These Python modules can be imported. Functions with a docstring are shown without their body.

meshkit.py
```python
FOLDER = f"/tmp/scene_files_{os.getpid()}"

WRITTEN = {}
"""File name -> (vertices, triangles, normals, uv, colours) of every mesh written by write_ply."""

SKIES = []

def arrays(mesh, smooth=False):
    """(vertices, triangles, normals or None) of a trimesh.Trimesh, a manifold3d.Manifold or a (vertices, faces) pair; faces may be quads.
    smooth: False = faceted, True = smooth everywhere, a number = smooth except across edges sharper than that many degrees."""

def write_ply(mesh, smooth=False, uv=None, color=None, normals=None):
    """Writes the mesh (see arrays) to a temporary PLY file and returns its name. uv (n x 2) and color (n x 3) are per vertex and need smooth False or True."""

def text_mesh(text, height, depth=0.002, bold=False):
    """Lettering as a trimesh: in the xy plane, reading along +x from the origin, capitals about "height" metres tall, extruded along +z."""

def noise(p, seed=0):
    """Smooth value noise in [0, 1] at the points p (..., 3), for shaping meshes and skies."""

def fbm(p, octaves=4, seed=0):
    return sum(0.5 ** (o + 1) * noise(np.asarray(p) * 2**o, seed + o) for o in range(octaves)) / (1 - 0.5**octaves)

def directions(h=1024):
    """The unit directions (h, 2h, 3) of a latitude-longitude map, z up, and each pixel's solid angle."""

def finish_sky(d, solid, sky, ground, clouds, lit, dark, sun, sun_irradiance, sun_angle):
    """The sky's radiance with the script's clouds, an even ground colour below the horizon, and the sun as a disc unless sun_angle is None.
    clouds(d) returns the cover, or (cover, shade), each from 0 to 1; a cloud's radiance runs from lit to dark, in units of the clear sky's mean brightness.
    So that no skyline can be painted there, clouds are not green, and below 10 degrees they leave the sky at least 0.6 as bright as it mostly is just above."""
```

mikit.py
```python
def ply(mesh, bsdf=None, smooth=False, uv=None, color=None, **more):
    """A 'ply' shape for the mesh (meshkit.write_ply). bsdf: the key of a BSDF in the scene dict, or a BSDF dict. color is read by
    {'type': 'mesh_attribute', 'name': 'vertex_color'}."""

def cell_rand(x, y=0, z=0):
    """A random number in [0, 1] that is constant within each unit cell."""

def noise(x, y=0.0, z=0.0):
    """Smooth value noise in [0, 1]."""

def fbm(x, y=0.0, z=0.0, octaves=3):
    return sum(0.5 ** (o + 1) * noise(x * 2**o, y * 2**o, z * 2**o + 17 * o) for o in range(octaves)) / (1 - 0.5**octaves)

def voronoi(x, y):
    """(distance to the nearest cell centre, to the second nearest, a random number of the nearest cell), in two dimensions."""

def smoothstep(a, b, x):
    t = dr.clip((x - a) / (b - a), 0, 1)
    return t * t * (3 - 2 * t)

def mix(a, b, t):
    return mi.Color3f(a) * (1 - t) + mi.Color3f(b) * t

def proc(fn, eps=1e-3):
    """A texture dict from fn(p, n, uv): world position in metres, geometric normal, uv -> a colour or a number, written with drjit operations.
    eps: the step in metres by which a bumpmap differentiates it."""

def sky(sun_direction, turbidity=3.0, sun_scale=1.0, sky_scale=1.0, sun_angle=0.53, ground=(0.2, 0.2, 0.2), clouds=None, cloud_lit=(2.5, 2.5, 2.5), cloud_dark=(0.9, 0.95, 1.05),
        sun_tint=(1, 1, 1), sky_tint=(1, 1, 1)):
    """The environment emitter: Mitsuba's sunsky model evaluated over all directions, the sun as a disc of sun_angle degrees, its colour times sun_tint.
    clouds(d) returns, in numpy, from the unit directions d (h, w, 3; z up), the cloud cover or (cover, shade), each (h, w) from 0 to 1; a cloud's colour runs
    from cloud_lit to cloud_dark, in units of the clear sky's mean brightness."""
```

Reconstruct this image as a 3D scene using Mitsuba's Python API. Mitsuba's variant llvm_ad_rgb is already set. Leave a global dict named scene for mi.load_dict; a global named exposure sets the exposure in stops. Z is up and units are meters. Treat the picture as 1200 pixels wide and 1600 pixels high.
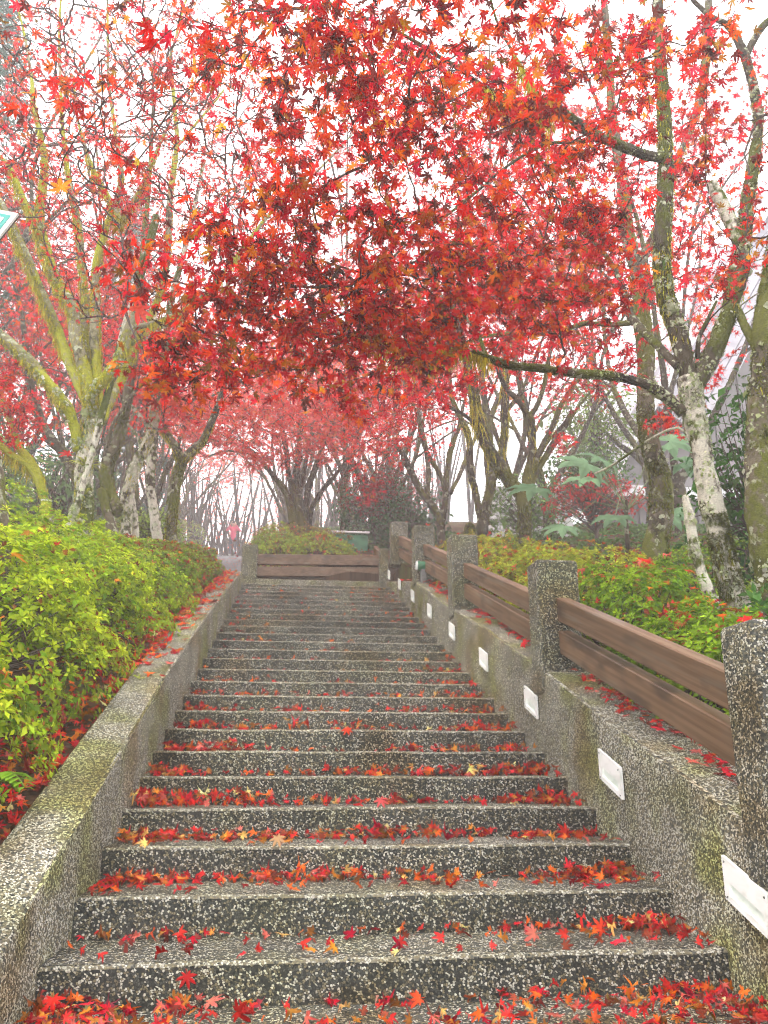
import math, numpy as np, trimesh, manifold3d as m3, drjit as dr, mitsuba as mi, mikit, meshkit
from mikit import noise, fbm, voronoi, smoothstep, mix, cell_rand, proc
T4 = mi.ScalarTransform4f
scene, labels = {}, {}

# ------------------------------------------------------------------ camera, sky, exposure
CAM = np.array([0.6773, -2.7164, 0.5382]); YAW, PITCH, ROLL = 0.1119, 0.2964, 0.0008
FWD = np.array([math.sin(YAW)*math.cos(PITCH), math.cos(YAW)*math.cos(PITCH), math.sin(PITCH)])
RIGHT = np.array([math.cos(YAW), -math.sin(YAW), 0.0]); UP = np.cross(RIGHT, FWD)
UPR = -math.sin(ROLL)*RIGHT + math.cos(ROLL)*UP
scene['camera'] = {'type': 'perspective', 'fov': math.degrees(2*math.atan(600/1300)), 'fov_axis': 'x', 'near_clip': 0.02, 'far_clip': 400.0,
                   'to_world': T4().look_at(origin=CAM.tolist(), target=(CAM+FWD).tolist(), up=UPR.tolist()),
                   'medium': {'type': 'ref', 'id': 'foggy_air'}}
scene['sky'] = mikit.sky([-0.35, -0.25, 0.9], turbidity=4, sun_scale=0.12, sun_angle=20, clouds=lambda d: 1.0, cloud_lit=(2.5, 2.5, 2.55))
exposure = 3.42
scene['foggy_air'] = {'type': 'homogeneous', 'albedo': {'type': 'rgb', 'value': [0.96, 0.96, 0.965]}, 'sigma_t': 0.0092,
                      'phase': {'type': 'hg', 'g': 0.3}}
scene['haze'] = {'type': 'cube', 'to_world': T4().translate([0, 22, 8]).scale([44, 42, 15]), 'bsdf': {'type': 'null'},
                 'interior': {'type': 'ref', 'id': 'foggy_air'}}
labels['haze'] = {'label': 'pale mountain fog filling the air', 'kind': 'stuff'}

# ------------------------------------------------------------------ materials
def plane_uv(p, n):
    ax, az = dr.abs(n.x), dr.abs(n.z)
    top = az > 0.72
    side = (~top) & (ax > 0.70)
    u = dr.select(side, p.y, p.x)
    v = dr.select(top, p.y, p.z)
    return u, v
def pebbles(dark, light, tint, wet, gap):
    def fn(p, n, uv):
        u, v = plane_uv(p, n)
        S = 138.0
        j = noise(u*60, v*60)*0.6
        a, b, r = voronoi((u + v*0.3)*S + j, (v*1.12 - u*0.25)*S*0.9 + j)
        r2 = cell_rand(r*9173.0, 3, 7)
        c = mix([0.026, 0.030, 0.030], [0.13, 0.135, 0.12], r2)
        c = dr.select(r > dark, mix([0.18, 0.16, 0.105], [0.37, 0.32, 0.20], r2), c)
        c = dr.select(r > light, mix([0.58, 0.55, 0.46], [0.86, 0.84, 0.76], r2), c)
        e = smoothstep(0.05, 0.26, b - a)*smoothstep(0.78, 0.58, a)
        c = mix(mi.Color3f(gap), c, e)
        m = fbm(u*2.3, v*2.3, p.x*0.7)
        m2 = noise(u*9, v*9 + 5)
        al = smoothstep(0.42, 0.72, m*0.75 + m2*0.25)*tint
        c = c*mix([1, 1, 1], [0.72, 0.78, 0.30], al)
        d = smoothstep(0.45, 0.8, fbm(u*1.7 + 9, v*3.1 + 4, 2.0))*wet
        c = c*mix([1, 1, 1], [0.80, 0.66, 0.48], smoothstep(0.5, 0.75, fbm(u*3.3 + 20, v*4.2, 5.0, 4))*0.8)
        return c*(1 - 0.5*d)*(0.62 + 0.76*fbm(u*4.5 + 2, v*4.5, 1.0, 4))
    def hgt(p, n, uv):
        u, v = plane_uv(p, n)
        S = 138.0
        j = noise(u*60, v*60)*0.6
        a, b, r = voronoi((u + v*0.3)*S + j, (v*1.12 - u*0.25)*S*0.9 + j)
        return smoothstep(0.0, 0.35, b - a)*smoothstep(0.68, 0.35, a)*(0.6 + 0.4*r)
    return {'type': 'bumpmap', 'scale': 0.0055, 'arbitrary': proc(hgt, 6e-4),
            'nested': {'type': 'principled', 'base_color': proc(fn), 'roughness': 0.55, 'specular': 0.3}}
scene['washed_pebble_step'] = pebbles(0.52, 0.78, 0.25, 0.85, [0.050, 0.050, 0.042])
scene['worn_highlight_pebble'] = pebbles(0.16, 0.60, 0.2, 0.5, [0.20, 0.19, 0.15])  # nosing tone: part real wear, part edge highlight put into the colour
scene['washed_pebble_wall'] = pebbles(0.27, 0.62, 0.85, 0.15, [0.14, 0.13, 0.095])
scene['washed_pebble_post'] = pebbles(0.38, 0.74, 0.5, 0.3, [0.075, 0.075, 0.06])

def wood_c(p, n, uv):
    z = p.z - dr.select(p.y < 9.0, p.y*0.34, 0)
    g = fbm(p.x*26, p.y*2.2, z*60, 4)
    k = noise(p.x*6, p.y*1.3, z*10)
    c = mix([0.118, 0.070, 0.040], [0.175, 0.108, 0.064], smoothstep(0.25, 0.75, g))
    st = smoothstep(0.52, 0.80, fbm(p.x*6, p.y*4.0 + 3, z*9, 3))
    kn = smoothstep(0.80, 0.95, noise(p.x*14, p.y*7, z*26))
    c = mix(c, [0.050, 0.036, 0.028], dr.minimum(st*0.7 + kn*0.25, 0.85))
    c = mix(c, [0.17, 0.16, 0.13], smoothstep(0.55, 0.75, fbm(p.x*9 + 4, p.y*2.0, z*22, 3))*0.35)
    return c*(0.75 + 0.5*k)
scene['rail_wood'] = {'type': 'bumpmap', 'scale': 0.0008, 'arbitrary': proc(lambda p, n, uv: fbm(p.x*40, p.y*3, (p.z - p.y*0.34)*80, 3), 1e-3),
                      'nested': {'type': 'principled', 'base_color': proc(wood_c), 'roughness': 0.45, 'specular': 0.4}}

def bark(base, spot, moss, mossamt, lichen):
    def fn(p, n, uv):
        f = fbm(p.x*9, p.y*9, p.z*4, 4)
        g = fbm(p.x*38 + 3, p.y*38, p.z*22, 3)
        h = noise(p.x*130, p.y*130, p.z*150)
        c = mix(base, spot, smoothstep(0.48, 0.62, f*0.6 + g*0.4))
        c = c*(0.70 + 0.5*h)
        li = smoothstep(0.60, 0.66, fbm(p.x*23 + 7, p.y*23, p.z*19, 4))*lichen
        c = mix(c, mix([0.36, 0.40, 0.24], [0.62, 0.64, 0.50], h), li)
        mm = fbm(p.x*3.1 + 11, p.y*3.1, p.z*1.7, 3)*0.75 + g*0.25
        mo = smoothstep(0.62 - mossamt, 0.72 - mossamt, mm)
        return mix(c, mix(moss, mi.Color3f(moss)*2.3, h), mo)
    def ht(p, n, uv):
        return fbm(p.x*42, p.y*42, p.z*24, 4) + 0.6*noise(p.x*120, p.y*120, p.z*120)
    return {'type': 'bumpmap', 'scale': 0.010, 'arbitrary': proc(ht, 1.5e-3), 'nested': {'type': 'principled', 'base_color': proc(fn), 'roughness': 0.85, 'specular': 0.2}}
scene['bark_pale'] = bark([0.58, 0.55, 0.46], [0.075, 0.056, 0.040], [0.050, 0.060, 0.010], 0.14, 1.0)
scene['bark_lichen'] = bark([0.085, 0.068, 0.046], [0.030, 0.024, 0.018], [0.050, 0.056, 0.009], 0.14, 0.7)
scene['bark_mossy'] = bark([0.15, 0.125, 0.085], [0.045, 0.036, 0.025], [0.065, 0.070, 0.012], 0.15, 0.6)
scene['bark_dark'] = bark([0.070, 0.054, 0.037], [0.032, 0.025, 0.018], [0.060, 0.058, 0.014], 0.12, 0.35)
scene['bark_olive'] = bark([0.30, 0.28, 0.17], [0.085, 0.075, 0.045], [0.22, 0.23, 0.018], 0.18, 0.9)
scene['twig_bark'] = {'type': 'principled', 'base_color': {'type': 'rgb', 'value': [0.075, 0.052, 0.042]}, 'roughness': 0.7}
VC = {'type': 'mesh_attribute', 'name': 'vertex_color'}
scene['leaf_red'] = {'type': 'principledthin', 'base_color': VC, 'roughness': 0.40, 'eta': 1.38, 'diff_trans': 1.32, 'spec_trans': 0.0}
scene['leaf_green'] = {'type': 'principledthin', 'base_color': VC, 'roughness': 0.27, 'diff_trans': 0.75, 'spec_trans': 0.0}
scene['leaf_fallen'] = {'type': 'principledthin', 'base_color': VC, 'roughness': 0.32, 'diff_trans': 0.55, 'spec_trans': 0.0}
def soil_c(p, n, uv):
    g = fbm(p.x*8, p.y*8, 1.0, 4); h = noise(p.x*60, p.y*60, 2.0)
    c = mix([0.035, 0.026, 0.018], [0.11, 0.062, 0.035], g)
    return mix(c, [0.09, 0.10, 0.03], smoothstep(0.55, 0.75, fbm(p.x*2, p.y*2, 4.0))*0.7)*(0.6 + 0.8*h)
scene['soil'] = {'type': 'bumpmap', 'scale': 0.02, 'arbitrary': proc(lambda p, n, uv: fbm(p.x*20, p.y*20, 0.0, 3), 3e-3), 'nested': {'type': 'diffuse', 'reflectance': proc(soil_c)}}
def flat(c, r=0.5, **k): return {'type': 'twosided', 'bsdf': {'type': 'principled', 'base_color': {'type': 'rgb', 'value': list(c)}, 'roughness': r, **k}}
def worn(c, c2, r=0.5, f=6.0):
    return {'type': 'principled', 'base_color': proc(lambda p, n, uv: mix(c, c2, smoothstep(0.40, 0.75, fbm(p.x*f, p.y*f, p.z*f*1.6, 4)))), 'roughness': r}
scene['lamp_white'] = worn([0.86, 0.87, 0.86], [0.72, 0.75, 0.71], 0.35, 14)
scene['lamp_lens'] = worn([0.74, 0.82, 0.76], [0.62, 0.70, 0.63], 0.25, 20)
scene['metal_grey'] = worn([0.20, 0.20, 0.20], [0.10, 0.10, 0.09], 0.5, 30)
scene['box_green'] = worn([0.05, 0.20, 0.10], [0.035, 0.13, 0.07], 0.5)
scene['white_paint'] = worn([0.80, 0.81, 0.82], [0.62, 0.64, 0.66], 0.5, 3)
scene['grey_wall'] = worn([0.27, 0.255, 0.26], [0.21, 0.20, 0.20], 0.7, 1.5)
scene['lavender_metal'] = worn([0.50, 0.49, 0.55], [0.40, 0.39, 0.45], 0.5, 2)
scene['pale_stone'] = worn([0.66, 0.67, 0.66], [0.44, 0.46, 0.44], 0.8, 5)
scene['path_stone'] = worn([0.20, 0.215, 0.23], [0.13, 0.14, 0.15], 0.7, 4)
scene['sign_teal'] = flat([0.05, 0.38, 0.33], 0.4)
scene['sign_white'] = worn([0.82, 0.83, 0.82], [0.72, 0.74, 0.72], 0.4, 5)
scene['sign_edge'] = flat([0.10, 0.07, 0.06], 0.5)
scene['moss_hair'] = {'type': 'principledthin', 'base_color': VC, 'roughness': 0.8, 'diff_trans': 0.9, 'spec_trans': 0.0}
scene['skin'] = flat([0.55, 0.36, 0.27], 0.6); scene['jacket'] = worn([0.78, 0.10, 0.20], [0.62, 0.06, 0.14], 0.7, 20)
scene['trousers'] = flat([0.045, 0.05, 0.075], 0.8); scene['hair'] = flat([0.03, 0.024, 0.02], 0.5); scene['black'] = flat([0.02, 0.02, 0.022], 0.4)
scene['shoe_white'] = flat([0.6, 0.6, 0.6], 0.5)

# ------------------------------------------------------------------ helpers
def numbered(name):
    if name not in USED: USED[name] = 0; return name
    USED[name] += 1
    return f'{name}_{USED[name]:03d}'
USED = {}
def thing(name, label, cat, group=None):
    k = numbered(name); labels[k] = {'label': label, 'category': cat}
    if group: labels[k]['group'] = group
    return k
def put(key, d): scene[key] = d; return key
def part(parent, name, mesh, bsdf, smooth=False, color=None, kind=None, label=None):
    k = numbered(parent + '__' + name)
    scene[k] = mikit.ply(mesh, bsdf, smooth=smooth, color=color)
    if kind or label:
        labels[k] = {}
        if kind: labels[k]['kind'] = kind
        if label: labels[k]['label'] = label
    return k
def cat(ms): return trimesh.util.concatenate([trimesh.Trimesh(*m, process=False) if isinstance(m, tuple) else m for m in ms])
def rbox(lo, hi, r=0.008, seg=8):
    lo, hi = np.array(lo, float), np.array(hi, float); r = min(r, 0.45*(hi-lo).min())
    pts = [m3.Manifold.sphere(r, seg).translate([x, y, z]) for x in (lo[0]+r, hi[0]-r) for y in (lo[1]+r, hi[1]-r) for z in (lo[2]+r, hi[2]-r)]
    return m3.Manifold.batch_hull(pts)
def tm(m): a = m.to_mesh(); return trimesh.Trimesh(a.vert_properties[:, :3], a.tri_verts, process=False)
def cr(pts, n):
    """Catmull-Rom through the rows of pts, n samples per span."""
    p = np.asarray(pts, float); p = np.vstack([2*p[0]-p[1], p, 2*p[-1]-p[-2]]); out = []
    for i in range(1, len(p)-2):
        t = np.linspace(0, 1, n, endpoint=False)[:, None]
        a, b, c, d = p[i-1], p[i], p[i+1], p[i+2]
        out.append(0.5*(2*b + (c-a)*t + (2*a-5*b+4*c-d)*t*t + (3*b-a-3*c+d)*t**3))
    return np.vstack(out + [p[-2][None]])
def tube(P, R, sides, rough=0.0, seed=0):
    P = np.asarray(P, float); n = len(P)
    t = np.gradient(P, axis=0); t /= np.linalg.norm(t, axis=1, keepdims=True) + 1e-12
    a = np.zeros_like(t); v = np.array([1.0, 0.13, 0.2]) if abs(t[0, 0]) < 0.9 else np.array([0, 1.0, 0.2])
    for i in range(n):
        v = v - t[i]*np.dot(v, t[i]); v /= np.linalg.norm(v) + 1e-12; a[i] = v
    b = np.cross(t, a); th = np.arange(sides)*2*np.pi/sides
    ring = np.cos(th)[None, :, None]*a[:, None] + np.sin(th)[None, :, None]*b[:, None]
    rr = np.asarray(R, float)[:, None, None]
    V = P[:, None] + ring*rr
    if rough:
        f = meshkit.fbm(V*np.array([14, 14, 8.0]) + seed*3.7, 3) - 0.5
        g = meshkit.noise(V*3.2 + seed*1.3) - 0.5
        V = V + ring*rr*(f[..., None]*rough*1.6 + g[..., None]*rough)
    V = V.reshape(-1, 3)
    i, j = np.meshgrid(np.arange(n-1), np.arange(sides), indexing='ij')
    q = np.stack([i*sides+j, i*sides+(j+1) % sides, (i+1)*sides+(j+1) % sides, (i+1)*sides+j], -1).reshape(-1, 4)
    F = np.vstack([q[:, [0, 1, 2]], q[:, [0, 2, 3]]])
    V = np.vstack([V, P[:1], P[-1:] + t[-1:]*np.asarray(R)[-1]*0.5]); c0, c1 = len(V)-2, len(V)-1
    k = np.arange(sides)
    F = np.vstack([F, np.stack([k*0+c0, (k+1) % sides, k], 1), np.stack([k*0+c1, (n-1)*sides+k, (n-1)*sides+(k+1) % sides], 1)])
    return V, F
def join(vf):
    Vs, Fs, o = [], [], 0
    for v, f in vf: Vs.append(v); Fs.append(f+o); o += len(v)
    return np.vstack(Vs), np.vstack(Fs)
def unit(v): return v/(np.linalg.norm(v, axis=-1, keepdims=True) + 1e-12)
def frames(t, up, roll=None):
    """Rotation matrices (k,3,3) whose columns are tip direction, side, normal."""
    t = unit(t); y = unit(np.cross(up, t)); z = np.cross(t, y)
    if roll is not None:
        c, s = np.cos(roll)[:, None], np.sin(roll)[:, None]; y, z = c*y + s*z, -s*y + c*z
    return np.stack([t, y, z], -1)
def scatter(mesh, pos, R, size, col, vfac=None):
    """One merged (V, F), colours, from copies of mesh."""
    V, F = mesh; k, n = len(pos), len(V)
    W = np.einsum('kij,nj->kni', R*np.asarray(size)[:, None, None], V) + pos[:, None]
    C = np.repeat(col[:, None], n, 1)
    if vfac is not None: C = C*vfac[None]
    FF = (F[None] + (np.arange(k)*n)[:, None, None]).reshape(-1, 3)
    return (W.reshape(-1, 3), FF), np.clip(C.reshape(-1, 3), 0.004, 0.9)
def pose(pos, R, size):
    m = np.eye(4); m[:3, :3] = R*size; m[:3, 3] = pos; return T4(m.tolist())
PLY_CACHE = {}
def leaf_ply(kind, mesh, colour, bsdf, vfac=None):
    c = tuple(np.round(np.asarray(colour)**0.5*12).astype(int)); key = (kind, c, bsdf)
    if key not in PLY_CACHE:
        col = np.tile((np.array(c)/12.0)**2, (len(mesh[0]), 1))
        if vfac is not None: col = col*vfac
        PLY_CACHE[key] = mikit.ply(mesh, bsdf, color=np.clip(col, 0.004, 0.9))
    return PLY_CACHE[key]

# maple leaf: base at the origin, the middle lobe along +x with length 1, face up +z
def maple(detail, curl=0.0, seed=0):
    rng = np.random.default_rng(seed)
    ang = np.radians([-128, -82, -40, 0, 40, 82, 128]) + .09*rng.standard_normal(7); ln = np.array([0.42, 0.74, 0.95, 1.0, 0.95, 0.74, 0.42])*(1 + 0.13*rng.standard_normal(7))
    if detail == 0: ang, ln = ang[1:-1], ln[1:-1]
    n = len(ang); V, F = [[0, 0, 0]], []
    sin_a = np.r_[ang[0]-0.45, (ang[1:]+ang[:-1])/2, ang[-1]+0.45]; sin_r = np.r_[0.12, 0.27 + 0.04*rng.standard_normal(n-1), 0.12]
    for a, r in zip(sin_a, sin_r): V.append([r*math.cos(a), r*math.sin(a), 0])
    for i in range(n):
        c, s = math.cos(ang[i]), math.sin(ang[i]); L = ln[i]; at = lambda x, y, z=0.0: [x*c - y*s, x*s + y*c, z]
        sl, sr = 1+i, 2+i
        if detail < 2:
            k = len(V); V.append(at(L, 0)); F += [[0, sl, k], [0, k, sr]]
        else:
            w = 0.135*L**0.5 if L > 0.5 else 0.08
            k = len(V)
            V += [at(0.50*L, 0, 0.045), at(0.52*L, -w, 0), at(0.74*L, -w*0.72, 0.0), at(L, 0), at(0.74*L, w*0.72, 0.0), at(0.52*L, w, 0)]
            m, a1, a2, t, b2, b1 = k, k+1, k+2, k+3, k+4, k+5
            F += [[0, sl, m], [sl, a1, m], [a1, a2, m], [a2, t, m], [t, b2, m], [b2, b1, m], [b1, sr, m], [sr, 0, m]]
    V = np.array(V, float)
    r = np.linalg.norm(V[:, :2], axis=1)
    V[:, 2] -= (0.16 + 0.25*curl)*r**2 + 0.05*np.sin(3*np.arctan2(V[:, 1], V[:, 0]) + seed)*r
    if curl:
        V[:, 2] -= .35*curl*np.maximum(V[:, 0], 0)**2
        V[:, 2] += curl*0.9*np.abs(V[:, 1])**1.5 + 0.28*curl*np.sin(4*V[:, 0] + seed)*r
        V[:, :2] *= 1 - 0.25*curl*r[:, None]
    if detail == 2:   # stalk
        k = len(V); V = np.vstack([V, [[-0.45, 0.015, -0.10], [-0.45, -0.015, -0.10], [0, -0.018, 0.0], [0, 0.018, 0.0]]]); F += [[k, k+1, k+2], [k, k+2, k+3]]
    return V, np.array(F)
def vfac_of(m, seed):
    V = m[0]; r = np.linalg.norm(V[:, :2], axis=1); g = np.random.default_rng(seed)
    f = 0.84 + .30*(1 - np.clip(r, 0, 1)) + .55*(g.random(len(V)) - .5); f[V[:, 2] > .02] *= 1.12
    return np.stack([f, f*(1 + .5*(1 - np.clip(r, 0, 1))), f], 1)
NEAR = [maple(2, c, s) for s, c in enumerate((0.0, .2, .5, .05, .8, .3, 0.0, .6))]; MID = [maple(1, 0.0, s) for s in range(3)]; FARL = [maple(0, 0.0, s) for s in range(2)]
CURL = [maple(2, c, s+10) for s, c in enumerate((0.15, 0.6, 1.0, 0.4, 1.35, .8, 1.6, .3, 1.15))]
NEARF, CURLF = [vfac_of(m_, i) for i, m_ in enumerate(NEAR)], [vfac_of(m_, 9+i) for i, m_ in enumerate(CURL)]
RED = np.array([[0.74, 0.018, 0.016], [0.68, 0.045, 0.012], [0.60, 0.012, 0.035], [0.78, 0.10, 0.012], [0.42, 0.014, 0.022],
                [0.22, 0.020, 0.022], [0.12, 0.024, 0.026], [0.56, 0.15, 0.015], [0.26, 0.10, 0.022], [0.80, 0.06, 0.07]])
TONES = {0: [.19, .17, .13, .09, .10, .11, .14, .09, .06, .02], 1: [.26, .10, .24, .04, .10, .05, .03, .03, .01, .14], 2: [.24, .10, .22, .06, .06, .02, .01, .06, .02, .21],
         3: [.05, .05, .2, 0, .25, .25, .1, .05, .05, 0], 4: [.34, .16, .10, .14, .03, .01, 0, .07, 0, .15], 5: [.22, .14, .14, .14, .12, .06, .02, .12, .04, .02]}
def red_colours(rng, n, tone, per):
    w = np.array(TONES[tone])/sum(TONES[tone]); spray = rng.choice(10, n//per + 1, p=w)
    i = np.where(rng.random(n) < 0.45, spray[np.arange(n)//per], rng.choice(10, n, p=w))
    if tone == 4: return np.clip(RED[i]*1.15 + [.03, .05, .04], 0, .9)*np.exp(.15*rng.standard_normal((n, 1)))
    return RED[i]*np.exp((0.36 if tone == 0 else .22)*rng.standard_normal((n, 1)))*np.array([1, 1, 1.0])

# ------------------------------------------------------------------ ground
S, RISE, TREAD, W = 0.34, 0.1224, 0.36, 2.056
def clip01(x): return np.clip(x, 0, 1)
def ground(x, y):
    x, y = np.asarray(x, float), np.asarray(y, float)
    low = S*np.clip(y, -14, 8.6)
    mid = np.clip(y, 8.6, 9.4)*0
    up_right = np.where(y > 9.4, 0.20 + 0.30*(np.clip(y, 9.4, 34) - 9.4), 0)
    up_left = 0.267*(np.clip(y, 9.4, 36) - 9.4)
    off_r = 0.36 + 0.12*np.clip(x - 2.3, 0, 5) ; off_l = np.interp(y, [-1, .6, 5.2, 8.35], [0.12, 0.20, 0.24, 0.13]) + 0.30*np.clip(-x - 0.35, 0, 4)*np.clip(1 - (y - 8)/9, .15, 1)
    u = np.where(x > -0.55, up_right, up_left)
    base = low + u + (meshkit.noise(np.stack([x*1.7, y*1.7, x*0], -1)) - 0.5)*0.07
    stair = (x > -0.10) & (x < W + 0.12) & (y < 9.32)
    path = (x <= -0.12) & (x > -3.3) & (y > 8.45)
    off = np.where(x > 1, off_r, off_l)
    off = np.where(path, 0.0, off)
    z = np.where(stair, S*np.clip(y, -14, 8.6) - 0.45, base + off)
    z = np.where(path & (y < 9.6), 2.88, z)
    z = np.where(path & (y >= 9.6), 2.88 + 0.267*(np.clip(y, 9.6, 36) - 9.6) - 0.05, z)
    return z
gx = np.unique(np.round(np.r_[np.arange(-40, -8, 2.0), np.arange(-8, -3.4, 0.4), -3.301, -3.299, np.arange(-3.2, -0.2, 0.2), -0.101, -0.099, 0.5, 1.5, W+0.119, W+0.121, np.arange(2.3, 8, 0.25), np.arange(8, 41, 2.0)], 4))
gy = np.unique(np.round(np.r_[np.arange(-16, -4, 1.5), np.arange(-4, 8.4, 0.25), 8.449, 8.451, 8.6, 9.0, 9.319, 9.321, 9.399, 9.401, np.arange(9.6, 20, 0.3), np.arange(20, 60.1, 1.5)], 4))
X, Y = np.meshgrid(gx, gy, indexing='ij'); Z = ground(X, Y)
i, j = np.meshgrid(np.arange(len(gx)-1), np.arange(len(gy)-1), indexing='ij'); m = len(gy)
q = np.stack([i*m+j, (i+1)*m+j, (i+1)*m+j+1, i*m+j+1], -1).reshape(-1, 4)
scene['ground'] = mikit.ply((np.stack([X, Y, Z], -1).reshape(-1, 3), q), 'soil')
labels['ground'] = {'label': 'dark leaf-strewn soil of the banks beside the stairs', 'kind': 'structure'}

# ------------------------------------------------------------------ staircase
labels['staircase'] = {'label': 'long straight flight of dark pebbled steps strewn with red leaves', 'kind': 'structure'}
def step_mesh(k):
    y0, z1 = k*TREAD, k*RISE; y1 = y0 + TREAD + 0.02 if k < 24 else 9.33
    r = 0.014; a = np.linspace(0, np.pi/2, 5)
    prof = [(y0, z1 - RISE - 0.03)] + [(y0 + r - r*math.cos(t), z1 - r + r*math.sin(t)) for t in a] + [(y1, z1), (y1, z1 - RISE - 0.03)]
    prof = np.array(prof); n = len(prof); xs = np.linspace(0.0, W, 42)
    V = np.array([[x, p[0], p[1]] for x in xs for p in prof])
    w = (meshkit.noise(V*np.array([3.1, 0.2, 0.2]) + k*7.3) - 0.5)*0.008 + (meshkit.noise(V*np.array([17, 3, 3]) + k*3.3) - 0.5)*0.004
    V[:, 2] += w*(V[:, 2] > z1 - 0.05); V[:, 1] += w*(V[:, 1] < y0 + 0.05)*0.8
    F = []
    for i in range(len(xs)-1):
        for j in range(n-1): a0 = i*n+j; F.append([a0, a0+n, a0+n+1, a0+1])
    return trimesh.Trimesh(V, np.vstack([np.array(F)[:, [0, 1, 2]], np.array(F)[:, [0, 2, 3]]]), process=False)
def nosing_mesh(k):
    """The rounded front edge of a step: worn paler, with the edge highlight painted into its colour."""
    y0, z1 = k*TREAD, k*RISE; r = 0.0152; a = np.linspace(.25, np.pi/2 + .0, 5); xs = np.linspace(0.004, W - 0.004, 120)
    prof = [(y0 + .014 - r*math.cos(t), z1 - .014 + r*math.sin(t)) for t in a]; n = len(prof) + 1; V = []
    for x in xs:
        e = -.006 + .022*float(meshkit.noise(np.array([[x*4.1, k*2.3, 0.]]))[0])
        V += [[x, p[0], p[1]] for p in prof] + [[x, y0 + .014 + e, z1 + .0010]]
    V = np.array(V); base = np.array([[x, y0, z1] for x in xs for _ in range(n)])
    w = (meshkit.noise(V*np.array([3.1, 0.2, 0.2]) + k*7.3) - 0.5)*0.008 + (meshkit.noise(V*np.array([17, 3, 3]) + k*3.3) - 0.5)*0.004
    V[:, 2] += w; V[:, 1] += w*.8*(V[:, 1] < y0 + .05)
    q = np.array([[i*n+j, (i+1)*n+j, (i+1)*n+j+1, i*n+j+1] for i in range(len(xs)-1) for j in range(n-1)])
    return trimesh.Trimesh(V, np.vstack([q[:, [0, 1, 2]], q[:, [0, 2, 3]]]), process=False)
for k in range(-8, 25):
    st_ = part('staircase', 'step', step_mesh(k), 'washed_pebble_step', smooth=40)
    if k > -3: part(st_, 'nosing', nosing_mesh(k), 'worn_highlight_pebble', smooth=True)

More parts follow.
